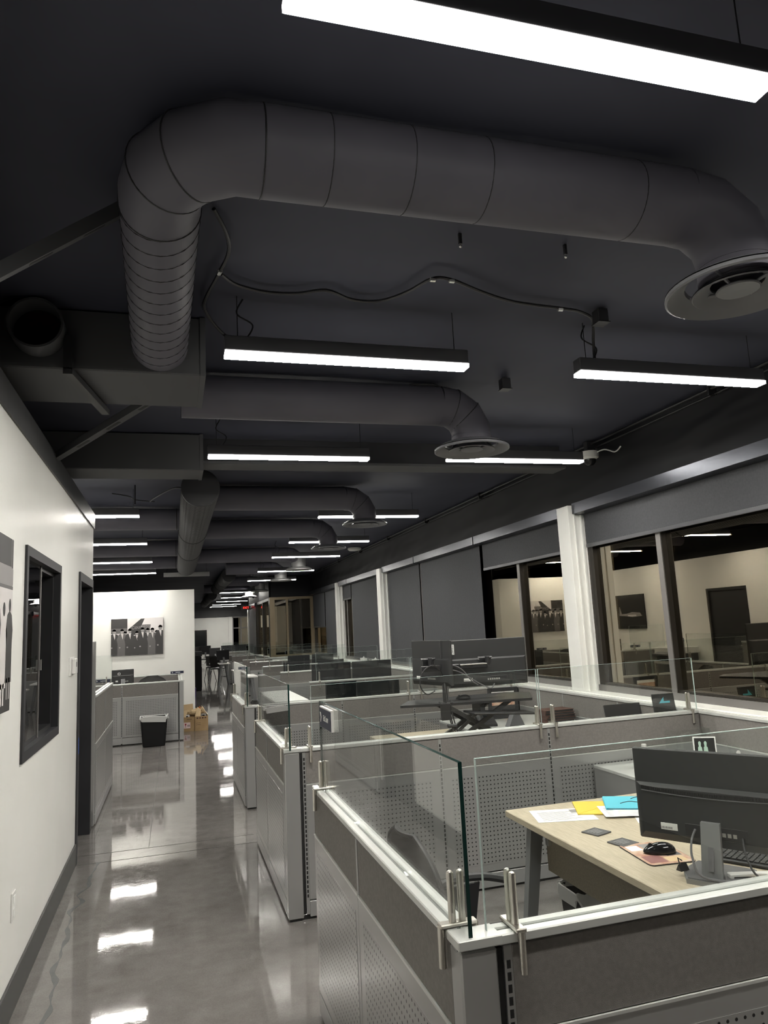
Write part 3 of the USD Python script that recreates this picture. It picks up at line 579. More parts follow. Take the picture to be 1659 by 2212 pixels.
# rows farther back, open to the wide aisle
rows = [(9.98, 3.56, 'fourth cross partition, starting right of the bottle on the pale desk'), (12.83, 3.56, 'fifth cross partition, with twin dark monitors in front of it'), (15.4, 3.56, 'sixth cross partition counted from the camera'),
        (18.1, 3.56, 'seventh cross partition, before the bronze glazed corner'), (20.06, 2.52, 'eighth cross partition, level with the bronze corner'), (23.9, 2.5, 'ninth cross partition beyond the bronze corner'), (25.3, 2.5, 'tenth cross partition beyond the bronze corner'), (30.0, 3.0, 'farthest cross partition near the white end wall')]
for i, (y, x1, lb) in enumerate(rows):
    partition(lb, (1.77, y, 0), 0, x1-1.77, [.78] if x1 > 3 else [], perf=i < 3)
    screen('pale glass screen on the '+lb.split(',')[0].replace(' counted from the camera', ' back in the rows'), (1.77, y, 0), 0, .10, x1-1.80, [.14, x1-1.95], z1=1.315, legs=False)
for y0, y1, lb in ((10.02, 12.79, 'fourth'), (12.87, 15.36, 'fifth'), (15.44, 18.06, 'sixth')): partition(f'partition under the window sill in the {lb} cubicle back', (3.575, y0, 0), 90, y1-y0, [], perf=False)
# left group beyond the white wall
partition('low partition along the left side of the aisle just past the black doorway', (-.720, 7.36, 0), 90, 1.95, [.97], h=1.155, joint=.72)
t = thing('tall_end_panel', 'tall grey end panel standing beside the black doorway', 'panel', (-1.9, 7.30, 0)); part(t, 'panel_body', bx(0, 1.205, -.03, .03, .02, 1.645, .004), 'panel_grey'); part(t, 'glide_foot', bx(.1, .16, -.02, .02, 0, .02), 'rubber'); part(t, 'glide_foot', bx(1.1, 1.16, -.02, .02, 0, .02), 'rubber')
partition('pegboard desk front behind the black bin on the left', (-1.75, 12.53, 0), 0, 1.82, [.955], h=.95, joint=.738, base=.115, post1=True)
partition('end partition of the desk with the black bin, beside the cardboard boxes', (.105, 12.58, 0), 90, 1.72, [], h=.95, joint=.738)
partition('rear fabric partition under the navy strip sign, below the photo print', (-1.72, 14.33, 0), 0, 1.84, [.9], h=.975)
screen('glass pane over the left end of the desk with the bin', (-1.75, 12.53, 0), 0, .02, .80, [.72], z1=1.41, legs=False)
t = thing('recess_counter', 'long grey storage counter along the recess wall, seen mirrored in the window', 'cabinet', (-1.95, 12.75, 0)); part(t, 'body', bx(.01, .46, 0, 1.5, .03, .86), 'panel_grey'); part(t, 'countertop', bx(.01, .48, -.01, 1.51, .86, .89, .003), 'panel_cap')
for k in range(3): part(t, 'door', bx(.46, .472, .02+.5*k, .48+.5*k, .06, .84, .002), 'plastic_grey')
t = thing('copier', 'grey office copier by the recess wall, seen mirrored in the window', 'copier', (-1.92, 11.75, 0))
part(t, 'body', bx(0, .6, 0, .62, .02, .72, .01), 'plastic_white'); part(t, 'scanner_lid', bx(0, .58, .02, .60, .86, .98, .01), 'plastic_white'); part(t, 'output_gap', bx(.02, .56, .05, .57, .72, .86), 'plastic_dark'); part(t, 'control_panel', T(bx(.58, .72, .1, .5, 0, .03), [('y', 15)], (0, 0, 1.02)), 'plastic_grey')
for k in range(3): part(t, 'paper_drawer', bx(.6, .612, .03, .59, .06+.21*k, .25+.21*k, .003), 'plastic_grey')

# ------------------------------------------------------------------ desks
def desk(label, x0, x1, y0, y1, z=.72, top='oak_laminate', legs=True, panel=True):
    t = thing('desk', label, 'desk', (x0, y0, 0)); W, L = x1-x0, y1-y0
    part(t, 'tabletop', bx(0, W, 0, L, z-.03, z, .003), top)
    if legs:
        for yy in (.10, L-.14):
            for sx in (0, 1):
                xa, xb = (.10, .0) if sx == 0 else (W-.12, W-.02)
                part(t, 'leg', hull([(xa-.03, yy, z-.03), (xa+.035, yy, z-.03), (xa-.03, yy+.045, z-.03), (xa+.035, yy+.045, z-.03), (xb-.022, yy, 0), (xb+.022, yy, 0), (xb-.022, yy+.045, 0), (xb+.022, yy+.045, 0)]), 'leg_grey')
            part(t, 'crossbar', bx(.08, W-.10, yy+.005, yy+.04, z-.08, z-.03), 'leg_grey')
    if panel:
        p = part(t, 'modesty_panel', bx(.13, .15, .2, L-.16, z-.25, z-.045), 'oak_dark'); part(p, 'panel_bracket', bx(.115, .13, L-.21, L-.18, z-.13, z-.03), 'bright_metal')
    return t
desk('light oak desk with angled grey legs in the nearest cubicle', 1.572, 2.36, 1.72, 3.47)
desk('light oak desk under the sit-stand platform in the second cubicle', 1.62, 2.37, 4.60, 6.26)
desk('pale desk with a small bottle on it in the third cubicle', 1.62, 2.35, 7.42, 9.15, top='desk_white')
desk('pale desk end at the fourth cross partition', 1.30, 1.76, 10.0, 11.9, top='desk_white', panel=False)
for y, x, lb in ((16.3, 1.45, 'first'), (19.0, 1.45, 'second'), (24.4, 1.40, 'third'), (29.4, 1.30, 'fourth')): desk(f'{lb} of the white far desks sticking out into the wide aisle', x, 1.76, y, y+.9, top='desk_white', panel=False)
desk('desk behind the pegboard front with the black bin', -1.42, -.2, 12.70, 13.3, top='desk_white', panel=False)
desk('white table under the far white wall', .5, 1.5, 31.4, 32.1, top='desk_white', panel=False)
def cabinet(label, x0, x1, y0, y1, z):
    t = thing('storage_cabinet', label, 'cabinet', (x0, y0, 0)); W, D = x1-x0, y1-y0
    part(t, 'body', bx(0, W, 0, D, .02, z-.02, .002), 'panel_grey'); part(t, 'top', bx(-.004, W+.004, -.012, D, z-.02, z, .002), 'panel_cap')
    for k in range(2): d = part(t, 'drawer', bx(.01+k*W/2, W/2-.01+k*W/2, -.012, 0, .05, z-.03, .002), 'panel_grey'); part(d, 'drawer_pull', bx(W/4-.06+k*W/2, W/4+.06+k*W/2, -.02, -.012, z-.10, z-.085), 'bright_metal')
cabinet('low grey storage cabinet behind the nearest monitor', 2.67, 3.53, 3.85, 4.43, .675)
cabinet('low grey storage cabinet under the stack of brown books', 2.50, 3.53, 5.95, 6.90, .712)
cabinet('low grey storage cabinet in the third cubicle', 2.55, 3.53, 8.9, 9.9, .70)

# ------------------------------------------------------------------ monitors
def monitor(label, loc, rot, w, h, zb, stand=True, logo=None, category='monitor', detail=True, mat='plastic_dark', stepped=False):
    """screen faces local +y, back faces local -y; zb = height of the lower edge over loc"""
    t = thing('monitor', label, category, loc, rot); z1 = zb+h
    part(t, 'shell', bx(-w/2, w/2, -.012, .008, zb, z1, .004), mat)
    part(t, 'screen', bx(-w/2+.008, w/2-.008, .008, .0095, zb+.014, z1-.008), 'screen_black', sm=False)
    part(t, 'bezel_chin', bx(-w/2, w/2, .008, .012, zb, zb+.014), 'plastic_black')
    if detail:
        zt = zb+h*(.60 if stepped else .62)
        part(t, 'rear_housing', hull([(-w/2+.004, -.012, zb+.004), (w/2-.004, -.012, zb+.004), (-w/2+.004, -.012, zt), (w/2-.004, -.012, zt), (-w/2+.03, -.034, zb+.03), (w/2-.03, -.034, zb+.03), (-w/2+.03, -.030, zt-.012), (w/2-.03, -.030, zt-.012)]), mat)
        if not stepped:
            sv = [bx(x-.0018, x+.0018, -.0335, -.026, zt-.018-.012*(1-(2*x/w)**2), zt-.006-.012*(1-(2*x/w)**2)) for x in np.linspace(-w/2+.03, w/2-.03, 90)]
            part(t, 'vent_slots', cat(sv), 'slot_black', sm=False, kind='stuff')
            part(t, 'vent_ridge', tube([(x, -.0345, zt-.022-.012*(1-(2*x/w)**2)) for x in np.linspace(-w/2+.03, w/2-.03, 20)], .0016, 5), 'plastic_grey')
        pp = part(t, 'port_recess', bx(-w*.17, w*.22, -.0355, -.030, zb+.035, zb+.075, .001), 'plastic_black')
        for k in range(6): part(pp, 'port', bx(-.02+.018*k, -.008+.018*k, -.0362, -.0355, zb+.045, zb+.058), 'bright_metal', sm=False)
        q = part(t, 'rating_label', bx(-w*.33, -w*.22, -.0358, -.033, zb+.045, zb+.068), 'paper', sm=False)
        part(q, 'barcode', cat([bx(-w*.325+.004*k, -w*.325+.004*k+.0018, -.0362, -.0358, zb+.048, zb+.056) for k in range(10)]), 'ink', sm=False, kind='stuff')
    if stand:
        part(t, 'neck', hull([(-.035, -.085, .012), (.035, -.085, .012), (-.032, -.060, .012), (.032, -.060, .012), (-.032, -.05, zb+.09), (.032, -.05, zb+.09), (-.032, -.03, zb+.09), (.032, -.03, zb+.09)]), 'leg_grey')
        part(t, 'neck_groove', hull([(-.009, -.0875, .04), (.009, -.0875, .04), (-.009, -.07, .04), (.009, -.07, .04), (-.009, -.0600, zb+.03), (.009, -.0600, zb+.03), (-.009, -.05, zb+.03), (.009, -.05, zb+.03)]), 'plastic_grey')
        part(t, 'foot', prism(Polygon([(-.115, -.03), (-.075, -.125), (.075, -.125), (.115, -.03), (.10, .085), (-.10, .085)]), 0, .016), 'leg_grey')
        part(t, 'foot_rim', prism(Polygon([(-.115, -.03), (-.075, -.125), (.075, -.125), (.115, -.03), (.10, .085), (-.10, .085)]).buffer(-.006), .016, .019), 'plastic_grey')
    return t
mon1 = monitor('large black monitor with its back to the camera on the nearest desk', (1.845, 2.296, .72), -56.2, .54, .325, .10)
M1c = [(-.055, -.04, .16), (-.06, -.075, .13), (-.055, -.10, .08), (-.02, -.12, .03), (.10, -.10, .02), (.2, -.05, .014)]
part(mon1, 'power_cable', tube(smooth(M1c), .004, 7), 'plastic_grey'); part(mon1, 'video_cable', tube(smooth([(.10, -.038, .15), (.115, -.07, .10), (.15, -.09, .05), (.23, -.06, .012)]), .0035, 7), 'cable_black')
t = thing('keyboard', 'black keyboard behind the monitor stand on the nearest desk', 'keyboard', (2.10, 2.30, .7205), -58); part(t, 'base', bx(-.21, .21, -.065, .065, 0, .014, .004), 'plastic_black')
part(t, 'keycaps', cat([bx(-.20+.0195*i, -.184+.0195*i, -.055+.019*j, -.039+.019*j, .014, .020, .001) for i in range(21) for j in range(6)]), 'plastic_dark', sm=False, kind='stuff')
t = thing('keyboard_tray_clip', 'white plastic bracket lying beside the monitor stand', 'bracket', (1.875, 2.215, .7205), -20); part(t, 'bar', bx(-.05, .09, -.014, .014, .022, .032, .002), 'plastic_white'); part(t, 'hook', bx(.075, .09, -.014, .014, 0, .024, .002), 'plastic_white'); part(t, 'foot', bx(-.05, -.036, -.014, .014, 0, .024, .002), 'plastic_white')
t = thing('binder_clip', 'black clip on the foot of the nearest monitor', 'clip', (1.738, 2.355, .74), 10); part(t, 'jaw', hull([(-.02, -.012, 0), (.02, -.012, 0), (-.02, .012, 0), (.02, .012, 0), (-.02, 0, .022), (.02, 0, .022)]), 'plastic_black'); part(t, 'lever', tube([(-.012, 0, .02), (-.014, .004, .042), (.004, .004, .030)], .0025, 5), 'plastic_black')
def mouse(label, loc, rot, mat='plastic_gloss', s=1.0):
    t = thing('computer_mouse', label, 'computer mouse', loc, rot)
    V = trimesh.creation.icosphere(subdivisions=3); v = V.vertices.copy(); x, y, z = v.T
    v = np.stack([x*.056, y*.031*(1-.10*x-.12*(1-x*x)*.0), np.where(z > 0, z, z*.12)*(.030+.006*x*-1)*1.0], 1); v[:, 2] += .0045; v[:, 2] = np.maximum(v[:, 2], .0008)
    part(t, 'body', trimesh.Trimesh(v*s, V.faces, process=False), mat, sm=True)
    part(t, 'scroll_wheel', T(lathe([(.001, -.003), (.008, -.003), (.008, .003), (.001, .003)], 16), [('x', 90)], (.030*s, 0, .026*s)), 'rubber')
    part(t, 'button_seam', tube([(.052*s*math.cos(a), 0, .0052+.0325*s*math.sin(a)) for a in np.linspace(.25, 1.1, 8)], .0008, 5), 'slot_black')
    return t
# things on the nearest desk
ZT = .7205
t = thing('mouse_pad', 'mouse pad printed with a warm collage, under the glossy mouse', 'mouse pad', (1.805, 2.600, ZT), -7)
pd = sbox(-.11, -.095, .11, .095).buffer(-.02).buffer(.02); pd = affinity.scale(pd, .86, 1.40)
part(t, 'rubber_base', prism(pd, 0, .0035), 'rubber'); q = part(t, 'printed_cloth', prism(pd.buffer(-.002), .0035, .0042), 'pad_print')
for x0, y0, x1, y1, mm in ((-.08, -.11, -.01, -.03, 'pad_mauve'), (-.005, -.115, .07, -.06, 'cardboard_light'), (-.08, .04, -.03, .10, 'paper'), (-.02, .05, .07, .11, 'print_mid'), (.02, -.05, .08, .03, 'print_grey')): part(q, 'printed_patch', bx(x0, x1, y0, y1, .0042, .0045), mm, sm=False)
mouse('glossy black computer mouse on the printed mouse pad', (1.815, 2.590, ZT+.0048), 160, s=1.12)
cst = []
for i, (x, y, r, lb) in enumerate(((1.757, 2.945, 20, 'dark slate coaster nearer the sheet of paper'), (1.770, 2.768, 14, 'dark slate coaster touching the mouse pad'))):
    if i == 0:
        t = c0 = thing('coaster', lb, 'coaster', (x, y, ZT), r, 'slate coasters on the nearest desk'); part(t, 'plate', bx(-.045, .045, -.045, .045, 0, .005, .001), 'slate'); part(t, 'engraving', cat([bx(-.03+.003*k, .03-.003*k, .02-.013*k, .026-.013*k, .005, .0053) for k in range(4)]), 'slate_print', sm=False, kind='stuff')
    else: dup(c0, (x, y, ZT), r, lb)
t = thing('printed_sheet', 'white printed sheet lying alone near the left edge of the nearest desk', 'paper', (1.773, 3.258, ZT), -15)
part(t, 'sheet', bx(-.14, .14, -.108, .108, 0, .0012), 'paper', sm=False); part(t, 'printed_lines', cat([bx(-.11, .02+.03*((k*7) % 3), -.085+.013*k, -.081+.013*k, .0012, .0014) for k in range(12)]+[bx(.05, .12, .03, .09, .0012, .0014)]), 'print_mid', sm=False, kind='stuff')
t = thing('paper_envelope', 'yellow envelope under the papers on the nearest desk', 'envelope', (2.03, 3.27, ZT), -24); part(t, 'envelope_body', bx(-.16, .16, -.12, .12, 0, .006, .001), 'envelope_yellow'); part(t, 'flap', slab([(-.16, -.12), (-.16, .12), (-.06, .03), (-.06, -.03)], .006, .0068), 'envelope_yellow')
for i, (x, y, r, z, lb) in enumerate(((2.07, 3.16, -20, .008, 'white typed pages on top of the yellow envelope'), (2.12, 3.13, -30, .0095, 'white loose pages sticking out under the blue folder'), (2.16, 3.02, -26, 0, 'white sheet on the wood beside the monitor edge'))):
    t = thing('loose_pages', lb, 'papers', (x, y, ZT+z), r); part(t, 'top_sheet', bx(-.13, .13, -.10, .10, .0004, .0012), 'paper', sm=False); part(t, 'printed_lines', cat([bx(-.11, .08-.02*(k % 3), -.08+.017*k, -.076+.017*k, .0012, .00135) for k in range(9)]), 'print_mid', sm=False, kind='stuff')
t = thing('file_folder', 'bright blue folder lying on the papers of the nearest desk', 'folder', (2.19, 3.24, ZT+.0115), -28); part(t, 'cover', bx(-.17, .17, -.12, .12, .004, .006, .0006), 'folder_blue'); part(t, 'contents', bx(-.16, .165, -.115, .115, .001, .004), 'paper'); part(t, 'back_cover', bx(-.172, .172, -.122, .122, 0, .001), 'folder_blue')
t = thing('eyeglasses', 'black framed glasses lying on the blue folder', 'glasses', (2.19, 3.17, ZT+.018), 30)
for sx in (-1, 1): part(t, 'rim', tube([(sx*.032+.024*math.cos(a), .0, .018+.017*math.sin(a)) for a in np.linspace(0, 2*math.pi, 17)], .0018, 6), 'plastic_black'); part(t, 'temple', tube(smooth([(sx*.057, 0, .022), (sx*.06, .07, .02), (sx*.056, .12, .004)]), .0018, 6), 'plastic_black')
part(t, 'bridge', tube([(-.009, 0, .022), (.009, 0, .022)], .0018, 6), 'plastic_black')
t = thing('water_bottle', 'small clear bottle with a yellow label on the cabinet left of the monitor top', 'bottle', (2.735, 3.95, .6755)); part(t, 'bottle_body', lathe([(.001, .001), (.03, .001), (.032, .01), (.032, .12), (.014, .155), (.014, .175)], 20), 'screen_glass'); part(t, 'cap', lathe([(.015, .17), (.015, .19), (.001, .19)], 16), 'plastic_white'); part(t, 'label_band', lathe([(.0325, .035), (.0325, .075)], 20), 'envelope_yellow')
t = thing('picture_card', 'small framed card with mint figures on the cabinet corner by the wall', 'picture', (3.33, 4.15, .6755), -30); part(t, 'card', bx(-.065, .065, -.004, .004, .002, .15), 'print_black'); parts(t, 'border', [bx(-.07, -.062, -.006, .006, 0, .155), bx(.062, .07, -.006, .006, 0, .155), bx(-.062, .062, -.006, .006, .148, .155)], 'paper')
for x in (-.03, .005): part(t, 'printed_figure', prism(Polygon([(-.016, 0), (.016, 0), (.012, .07), (.006, .075), (.009, .1), (0, .11), (-.009, .1), (-.006, .075), (-.012, .07)]), 0, .001).apply_transform(trimesh.transformations.rotation_matrix(math.pi/2, (1, 0, 0))).apply_translation((x, -.0041, .02)), 'mint', sm=False)
t = thing('drinking_glass', 'clear plastic cup beside the framed card', 'cup', (3.47, 4.05, .6755)); part(t, 'cup_wall', lathe([(.001, .002), (.028, .002), (.036, .11)], 20), 'screen_glass'); part(t, 'round_sticker', T(lathe([(.001, 0), (.016, 0), (.016, .001), (.001, .001)], 20), [('x', 90)], (0, -.036, .06)), 'plastic_white')
t = thing('acrylic_tray', 'clear acrylic holder behind the framed card', 'holder', (3.34, 4.3, .6755)); parts(t, 'acrylic_side', [bx(-.15, .12, -.06, -.056, 0, .19), bx(-.15, -.146, -.056, .06, 0, .19), bx(.116, .12, -.056, .06, 0, .19)], 'screen_glass'); part(t, 'acrylic_floor', bx(-.15, .12, -.056, .06, 0, .004), 'screen_glass')
def bin_(name, label, loc, w, d, h, rot=0, bag=True):
    t = thing(name, label, 'trash can', loc, rot)
    def rr(w, d, z, r=.04): P = np.array(sbox(-w/2+r, -d/2+r, w/2-r, d/2-r).buffer(r, quad_segs=4).exterior.coords)[:-1]; return [(x, y, z) for x, y in P]
    R = [rr(w*.80, d*.80, .004), rr(w*.84, d*.84, .02), rr(w, d, h-.02), rr(w*1.03, d*1.03, h-.02), rr(w*1.03, d*1.03, h), rr(w*.95, d*.95, h), rr(w*.78, d*.78, .02)]
    n = len(R[0]); V = np.array(sum(R, [])); F = []
    for i in range(len(R)-1):
        for j in range(n): a, b = i*n+j, i*n+(j+1) % n; F += [(a, b, b+n), (a, b+n, a+n)]
    V = np.vstack([V, [(0, 0, .004), (0, 0, .02)]]); k = len(R)*n
    for j in range(n): F += [(k, (j+1) % n, j), (k+1, (len(R)-1)*n+j, (len(R)-1)*n+(j+1) % n)]
    part(t, 'bin_body', trimesh.Trimesh(V, F, process=False), 'bin_black')
    if bag:
        rg = np.random.default_rng(3); B = []
        prof = [(1.045, -.05), (1.07, -.02), (1.06, .008), (.98, .012), (.9, -.03)]
        base = np.array(rr(w, d, 0)); base = np.vstack([base]); m = len(base)
        for s, dz in prof:
            for j in range(m): q = 1+.025*rg.standard_normal()*(1 if dz < 0 else .5); B.append((base[j, 0]*s*q, base[j, 1]*s*q, h+dz+.012*rg.standard_normal()*(1 if dz == -.05 else .4)))
        FF = []
        for i in range(len(prof)-1):
            for j in range(m): a, b = i*m+j, i*m+(j+1) % m; FF += [(a, b, b+m), (a, b+m, a+m)]
        part(t, 'bin_liner', trimesh.Trimesh(B, FF, process=False), 'bag_clear')
    return t
bin_('trash_can', 'black waste bin with a clear liner under the nearest desk', (1.93, 3.30, 0), .28, .22, .37)
bin_('trash_can', 'black waste bin with a white liner standing in the aisle before the pegboard desk', (-.30, 12.20, 0), .40, .30, .44)

# ------------------------------------------------------------------ chairs
def task_chair(label, loc, rot, zs=.44, zb=.90, arms=True):
    """faces local +x"""
    t = thing('task_chair', label, 'office chair', loc, rot)
    part(t, 'seat', T(balls([((-.2, -.2, 0), .03), ((-.2, .2, 0), .03), ((.22, -.19, 0), .035), ((.22, .19, 0), .035)], 2), None, (0, 0, zs)), 'mesh_fabric')
    V = []; F = []; n, m = 16, 16
    for side in (0, 1):
        for i in range(n+1):
            s = i/n; hw = (.20+.045*math.sin(min(1, s*1.5)*math.pi/2))*(1-.0*s)*max(.12, (1-max(0, (s-.55)/.45)**3))**.5
            for j in range(m+1):
                u = -1+2*j/m; V.append((-.235-.09*s*s+.022*u*u-.05*math.sin(s*2.6)+(.014 if side else 0), u*hw, zs+.07+s*(zb-zs-.07)))
    k = (n+1)*(m+1)
    for i in range(n):
        for j in range(m):
            a = i*(m+1)+j; F += [(a, a+1, a+m+2), (a, a+m+2, a+m+1), (k+a, k+a+m+2, k+a+1), (k+a, k+a+m+1, k+a+m+2)]
    ed = [j for j in range(m+1)]+[i*(m+1)+m for i in range(1, n+1)]+[n*(m+1)+j for j in range(m-1, -1, -1)]+[i*(m+1) for i in range(n-1, 0, -1)]
    for a, b in zip(ed, ed[1:]+ed[:1]): F += [(a, k+a, k+b), (a, k+b, b)]
    part(t, 'backrest', trimesh.Trimesh(V, F, process=False), 'mesh_fabric')
    rim = [V[e] for e in ed]; part(t, 'backrest_frame', tube(rim+[rim[0]], .008, 7, cap=False), 'plastic_dark')
    part(t, 'spine', tube(smooth([(-.05, 0, zs-.05), (-.26, 0, zs-.02), (-.325, 0, zs+.15), (-.31, 0, zs+.25)]), [.03]*6+[.03]*13, 10), 'plastic_black')
    if arms:
        for sy in (-1, 1):
            part(t, 'armrest', tube(smooth([(-.22, sy*.27, zs+.12), (-.05, sy*.285, zs+.185), (.10, sy*.28, zs+.19), (.22, sy*.26, zs+.165)]), .017, 8), 'plastic_dark')
            part(t, 'arm_support', hull([(-.03, sy*.27, zs-.04), (.05, sy*.27, zs-.04), (-.12, sy*.29, zs+.16), (.10, sy*.29, zs+.17), (-.03, sy*.255, zs-.04), (.05, sy*.255, zs-.04), (-.12, sy*.275, zs+.16), (.10, sy*.275, zs+.17)]), 'plastic_black')
    part(t, 'gas_column', tube([(0, 0, .10), (0, 0, zs-.03)], .028, 12), 'plastic_black')
    for k in range(5):
        a = 2*math.pi*k/5+.3; c, s = math.cos(a), math.sin(a)
        part(t, 'base_leg', tube([(.03*c, .03*s, .115), (.30*c, .30*s, .075)], [.026, .017], 8), 'plastic_black')
        part(t, 'caster', T(lathe([(.001, -.022), (.028, -.02), (.028, .02), (.001, .022)], 14), [('x', 90), ('z', math.degrees(a)+90)], (.30*c, .30*s, .029)), 'rubber')
    return t
task_chair('dark mesh office chair at the nearest desk', (1.15, 2.74, 0), 4, .40, .895)
task_chair('dark mesh office chair behind the pegboard desk, only its top showing', (-.37, 13.62, 0), -90, .48, .975)
task_chair('black office chair in the third cubicle, seen through the glass', (1.18, 8.3, 0), 10, .44, .92)
def nest_chair(label, loc, rot):
    t = thing('mesh_side_chair', label, 'chair', loc, rot, 'black mesh side chairs far down the hall')
    part(t, 'seat', balls([((-.2, -.2, .45), .02), ((-.2, .2, .45), .02), ((.22, -.2, .46), .02), ((.22, .2, .46), .02)], 2), 'plastic_black')
    part(t, 'backrest', hull([(-.22, -.2, .52), (-.22, .2, .52), (-.24, -.2, .52), (-.24, .2, .52), (-.34, -.2, .86), (-.34, .2, .86), (-.36, -.18, .88), (-.36, .18, .88)]), 'mesh_fabric')
    for s in (-1, 1):
        part(t, 'leg', tube([(.30, s*.25, 0), (.05, s*.24, .44)], .013, 8), 'chrome'); part(t, 'leg', tube([(-.32, s*.25, 0), (-.02, s*.24, .46)], .013, 8), 'chrome')
        part(t, 'armrest', tube(smooth([(-.26, s*.24, .62), (0, s*.26, .68), (.2, s*.25, .64), (.22, s*.24, .46)]), .014, 8), 'plastic_black')
    return t
n0 = nest_chair('nearer of the two black mesh chairs with chrome legs far down the hall', (1.55, 27.2, 0), 60)
dup(n0, (1.42, 28.6, 0), 75, 'farther of the two black mesh chairs with chrome legs far down the hall')
# ------------------------------------------------------------------ sit-stand platform in the second cubicle
ZP = 1.045
t = thing('sit_stand_platform', 'black sit-stand desk platform raised on scissor arms', 'desk converter', (2.25, 5.45, .7205))
zp = ZP-.7205
part(t, 'work_surface', prism(Polygon([(-.60, -.02), (-.42, .30), (.45, .36), (.62, .22), (.42, -.22), (.05, -.16), (-.24, -.13)]).buffer(-.02).buffer(.02), zp-.018, zp), 'plastic_black')
part(t, 'base_frame', bx(-.28, .30, -.30, -.25, 0, .02, .003), 'plastic_black'); part(t, 'base_frame', bx(-.28, .30, .25, .30, 0, .02, .003), 'plastic_black')
for y in (-.13, .16):
    part(t, 'scissor_arm', hull([(-.26, y-.02, .02), (-.20, y-.02, .02), (.22, y-.02, zp-.02), (.28, y-.02, zp-.02), (-.26, y+.005, .02), (-.20, y+.005, .02), (.22, y+.005, zp-.02), (.28, y+.005, zp-.02)]), 'plastic_dark')
    part(t, 'scissor_arm', hull([(.26, y+.01, .02), (.20, y+.01, .02), (-.22, y+.01, zp-.02), (-.28, y+.01, zp-.02), (.26, y+.035, .02), (.20, y+.035, .02), (-.22, y+.035, zp-.02), (-.28, y+.035, zp-.02)]), 'plastic_dark')
part(t, 'keyboard_tray', T(bx(-.10, .42, -.30, -.08, 0, .014, .003), [('y', 4)], (0, .02, zp-.09)), 'plastic_black')
part(t, 'tray_bracket', bx(.02, .06, -.12, .04, zp-.10, zp-.018), 'plastic_black'); part(t, 'gas_spring', tube([(-.2, .02, .03), (.14, .02, zp-.04)], .013, 10), 'plastic_grey')
part(t, 'clamp_bracket', bx(-.31, -.235, -.155, -.125, zp-.12, zp+.004, .003), 'plastic_black'); part(t, 'clamp_knob', tube([(-.27, -.16, zp-.16), (-.20, -.16, zp-.165)], .014, 10), 'plastic_black')
PX, PY = 2.005, 5.36
t = thing('monitor_mount', 'black pole mount carrying the raised twin monitors', 'monitor arm', (PX, PY, ZP+.0005))
part(t, 'pole', tube([(0, 0, 0), (0, 0, .47)], .024, 16), 'plastic_black'); part(t, 'pole_foot', bx(-.045, .045, -.04, .05, 0, .008, .002), 'plastic_black')
ch = .265
part(t, 'clamp_collar', bx(-.032, .032, -.034, .03, ch-.035, ch+.035, .004), 'plastic_black')
part(t, 'left_beam', bx(-.19, -.033, -.022, .012, ch-.02, ch+.022, .004), 'plastic_black'); part(t, 'right_beam', bx(.033, .12, -.022, .012, ch-.022, ch+.022, .004), 'plastic_black'); part(t, 'right_beam', bx(.123, .36, -.022, .012, ch-.018, ch+.02, .004), 'plastic_black')
part(t, 'beam_rail', tube([(.125, -.023, ch+.013), (.35, -.023, ch+.013)], .004, 6), 'bright_metal')
for x, z in ((-.115, ch+.05), (.36, ch+.035)):
    q = part(t, 'vesa_plate', bx(x-.045, x+.045, .03, .036, z-.03, z+.03, .002), 'plastic_black'); part(q, 'tilt_knuckle', tube([(x, -.012, z-.035), (x, -.012, z+.03)], .017, 10), 'plastic_black'); part(q, 'vesa_wing', hull([(x-.06, .026, z+.02), (x+.06, .026, z+.02), (x-.06, .034, z+.03), (x+.06, .034, z+.03), (x-.03, .026, z-.01), (x+.03, .034, z-.01)]), 'plastic_black')
for k, c in enumerate(([(-.02, -.03, .0), (-.03, -.04, .2), (-.10, -.05, .29), (-.19, -.05, .25), (-.22, -.05, .15), (-.17, -.05, .08), (-.1, -.04, .10)], [(.01, -.03, .0), (.0, -.045, .18), (.03, -.05, .28), (.12, -.05, .25), (.2, -.04, .16), (.26, -.03, .12)], [(.0, -.03, -.02), (-.02, -.045, .15), (.0, -.05, .24), (.10, -.05, .23), (.27, -.04, .13), (.36, -.04, .09), (.40, -.03, .12)], [(.02, -.03, .02), (.03, -.05, -.1), (.06, -.06, -.22), (.12, -.06, -.32)], [(.0, -.03, .02), (.012, -.05, -.1), (.04, -.06, -.22), (.09, -.06, -.32)], [(-.01, -.03, .2), (-.02, -.05, .0), (.02, -.06, -.2), (.05, -.05, -.32)])):
    part(t, 'cable', tube(smooth(c, 7), .0048, 6), 'cable_black' if k not in (1, 2) else 'plastic_grey')
m1 = monitor('left of the raised twin monitors, turned steeply aside behind the pole', (1.958, 5.50, ZP), -74, .52, .345, .13, stand=False, stepped=True)
m2 = monitor('right and wider of the raised twin monitors, seen square from behind', (2.405, 5.44, ZP), -3, .66, .365, .10, stand=False, stepped=True)
q = part(m2, 'brand_label', bx(-.305, -.277, -.0145, -.012, .355, .435), 'paper', sm=False, label='pale upright label with lettering')
part(q, 'lettering', T(meshkit.text_mesh('Lenovo', .017, .0006), [('x', 90), ('y', -90)], (-.284, -.0147, .358)), 'ink', sm=False)
mouse('black and silver mouse on top of the sit-stand platform', (2.21, 5.52, ZP+.0005), 165, 'plastic_dark', 1.05)
t = thing('desk_picture', 'thick black picture frame with a bright photo behind the sit-stand platform', 'picture', (3.03, 6.55, .7125), -6)
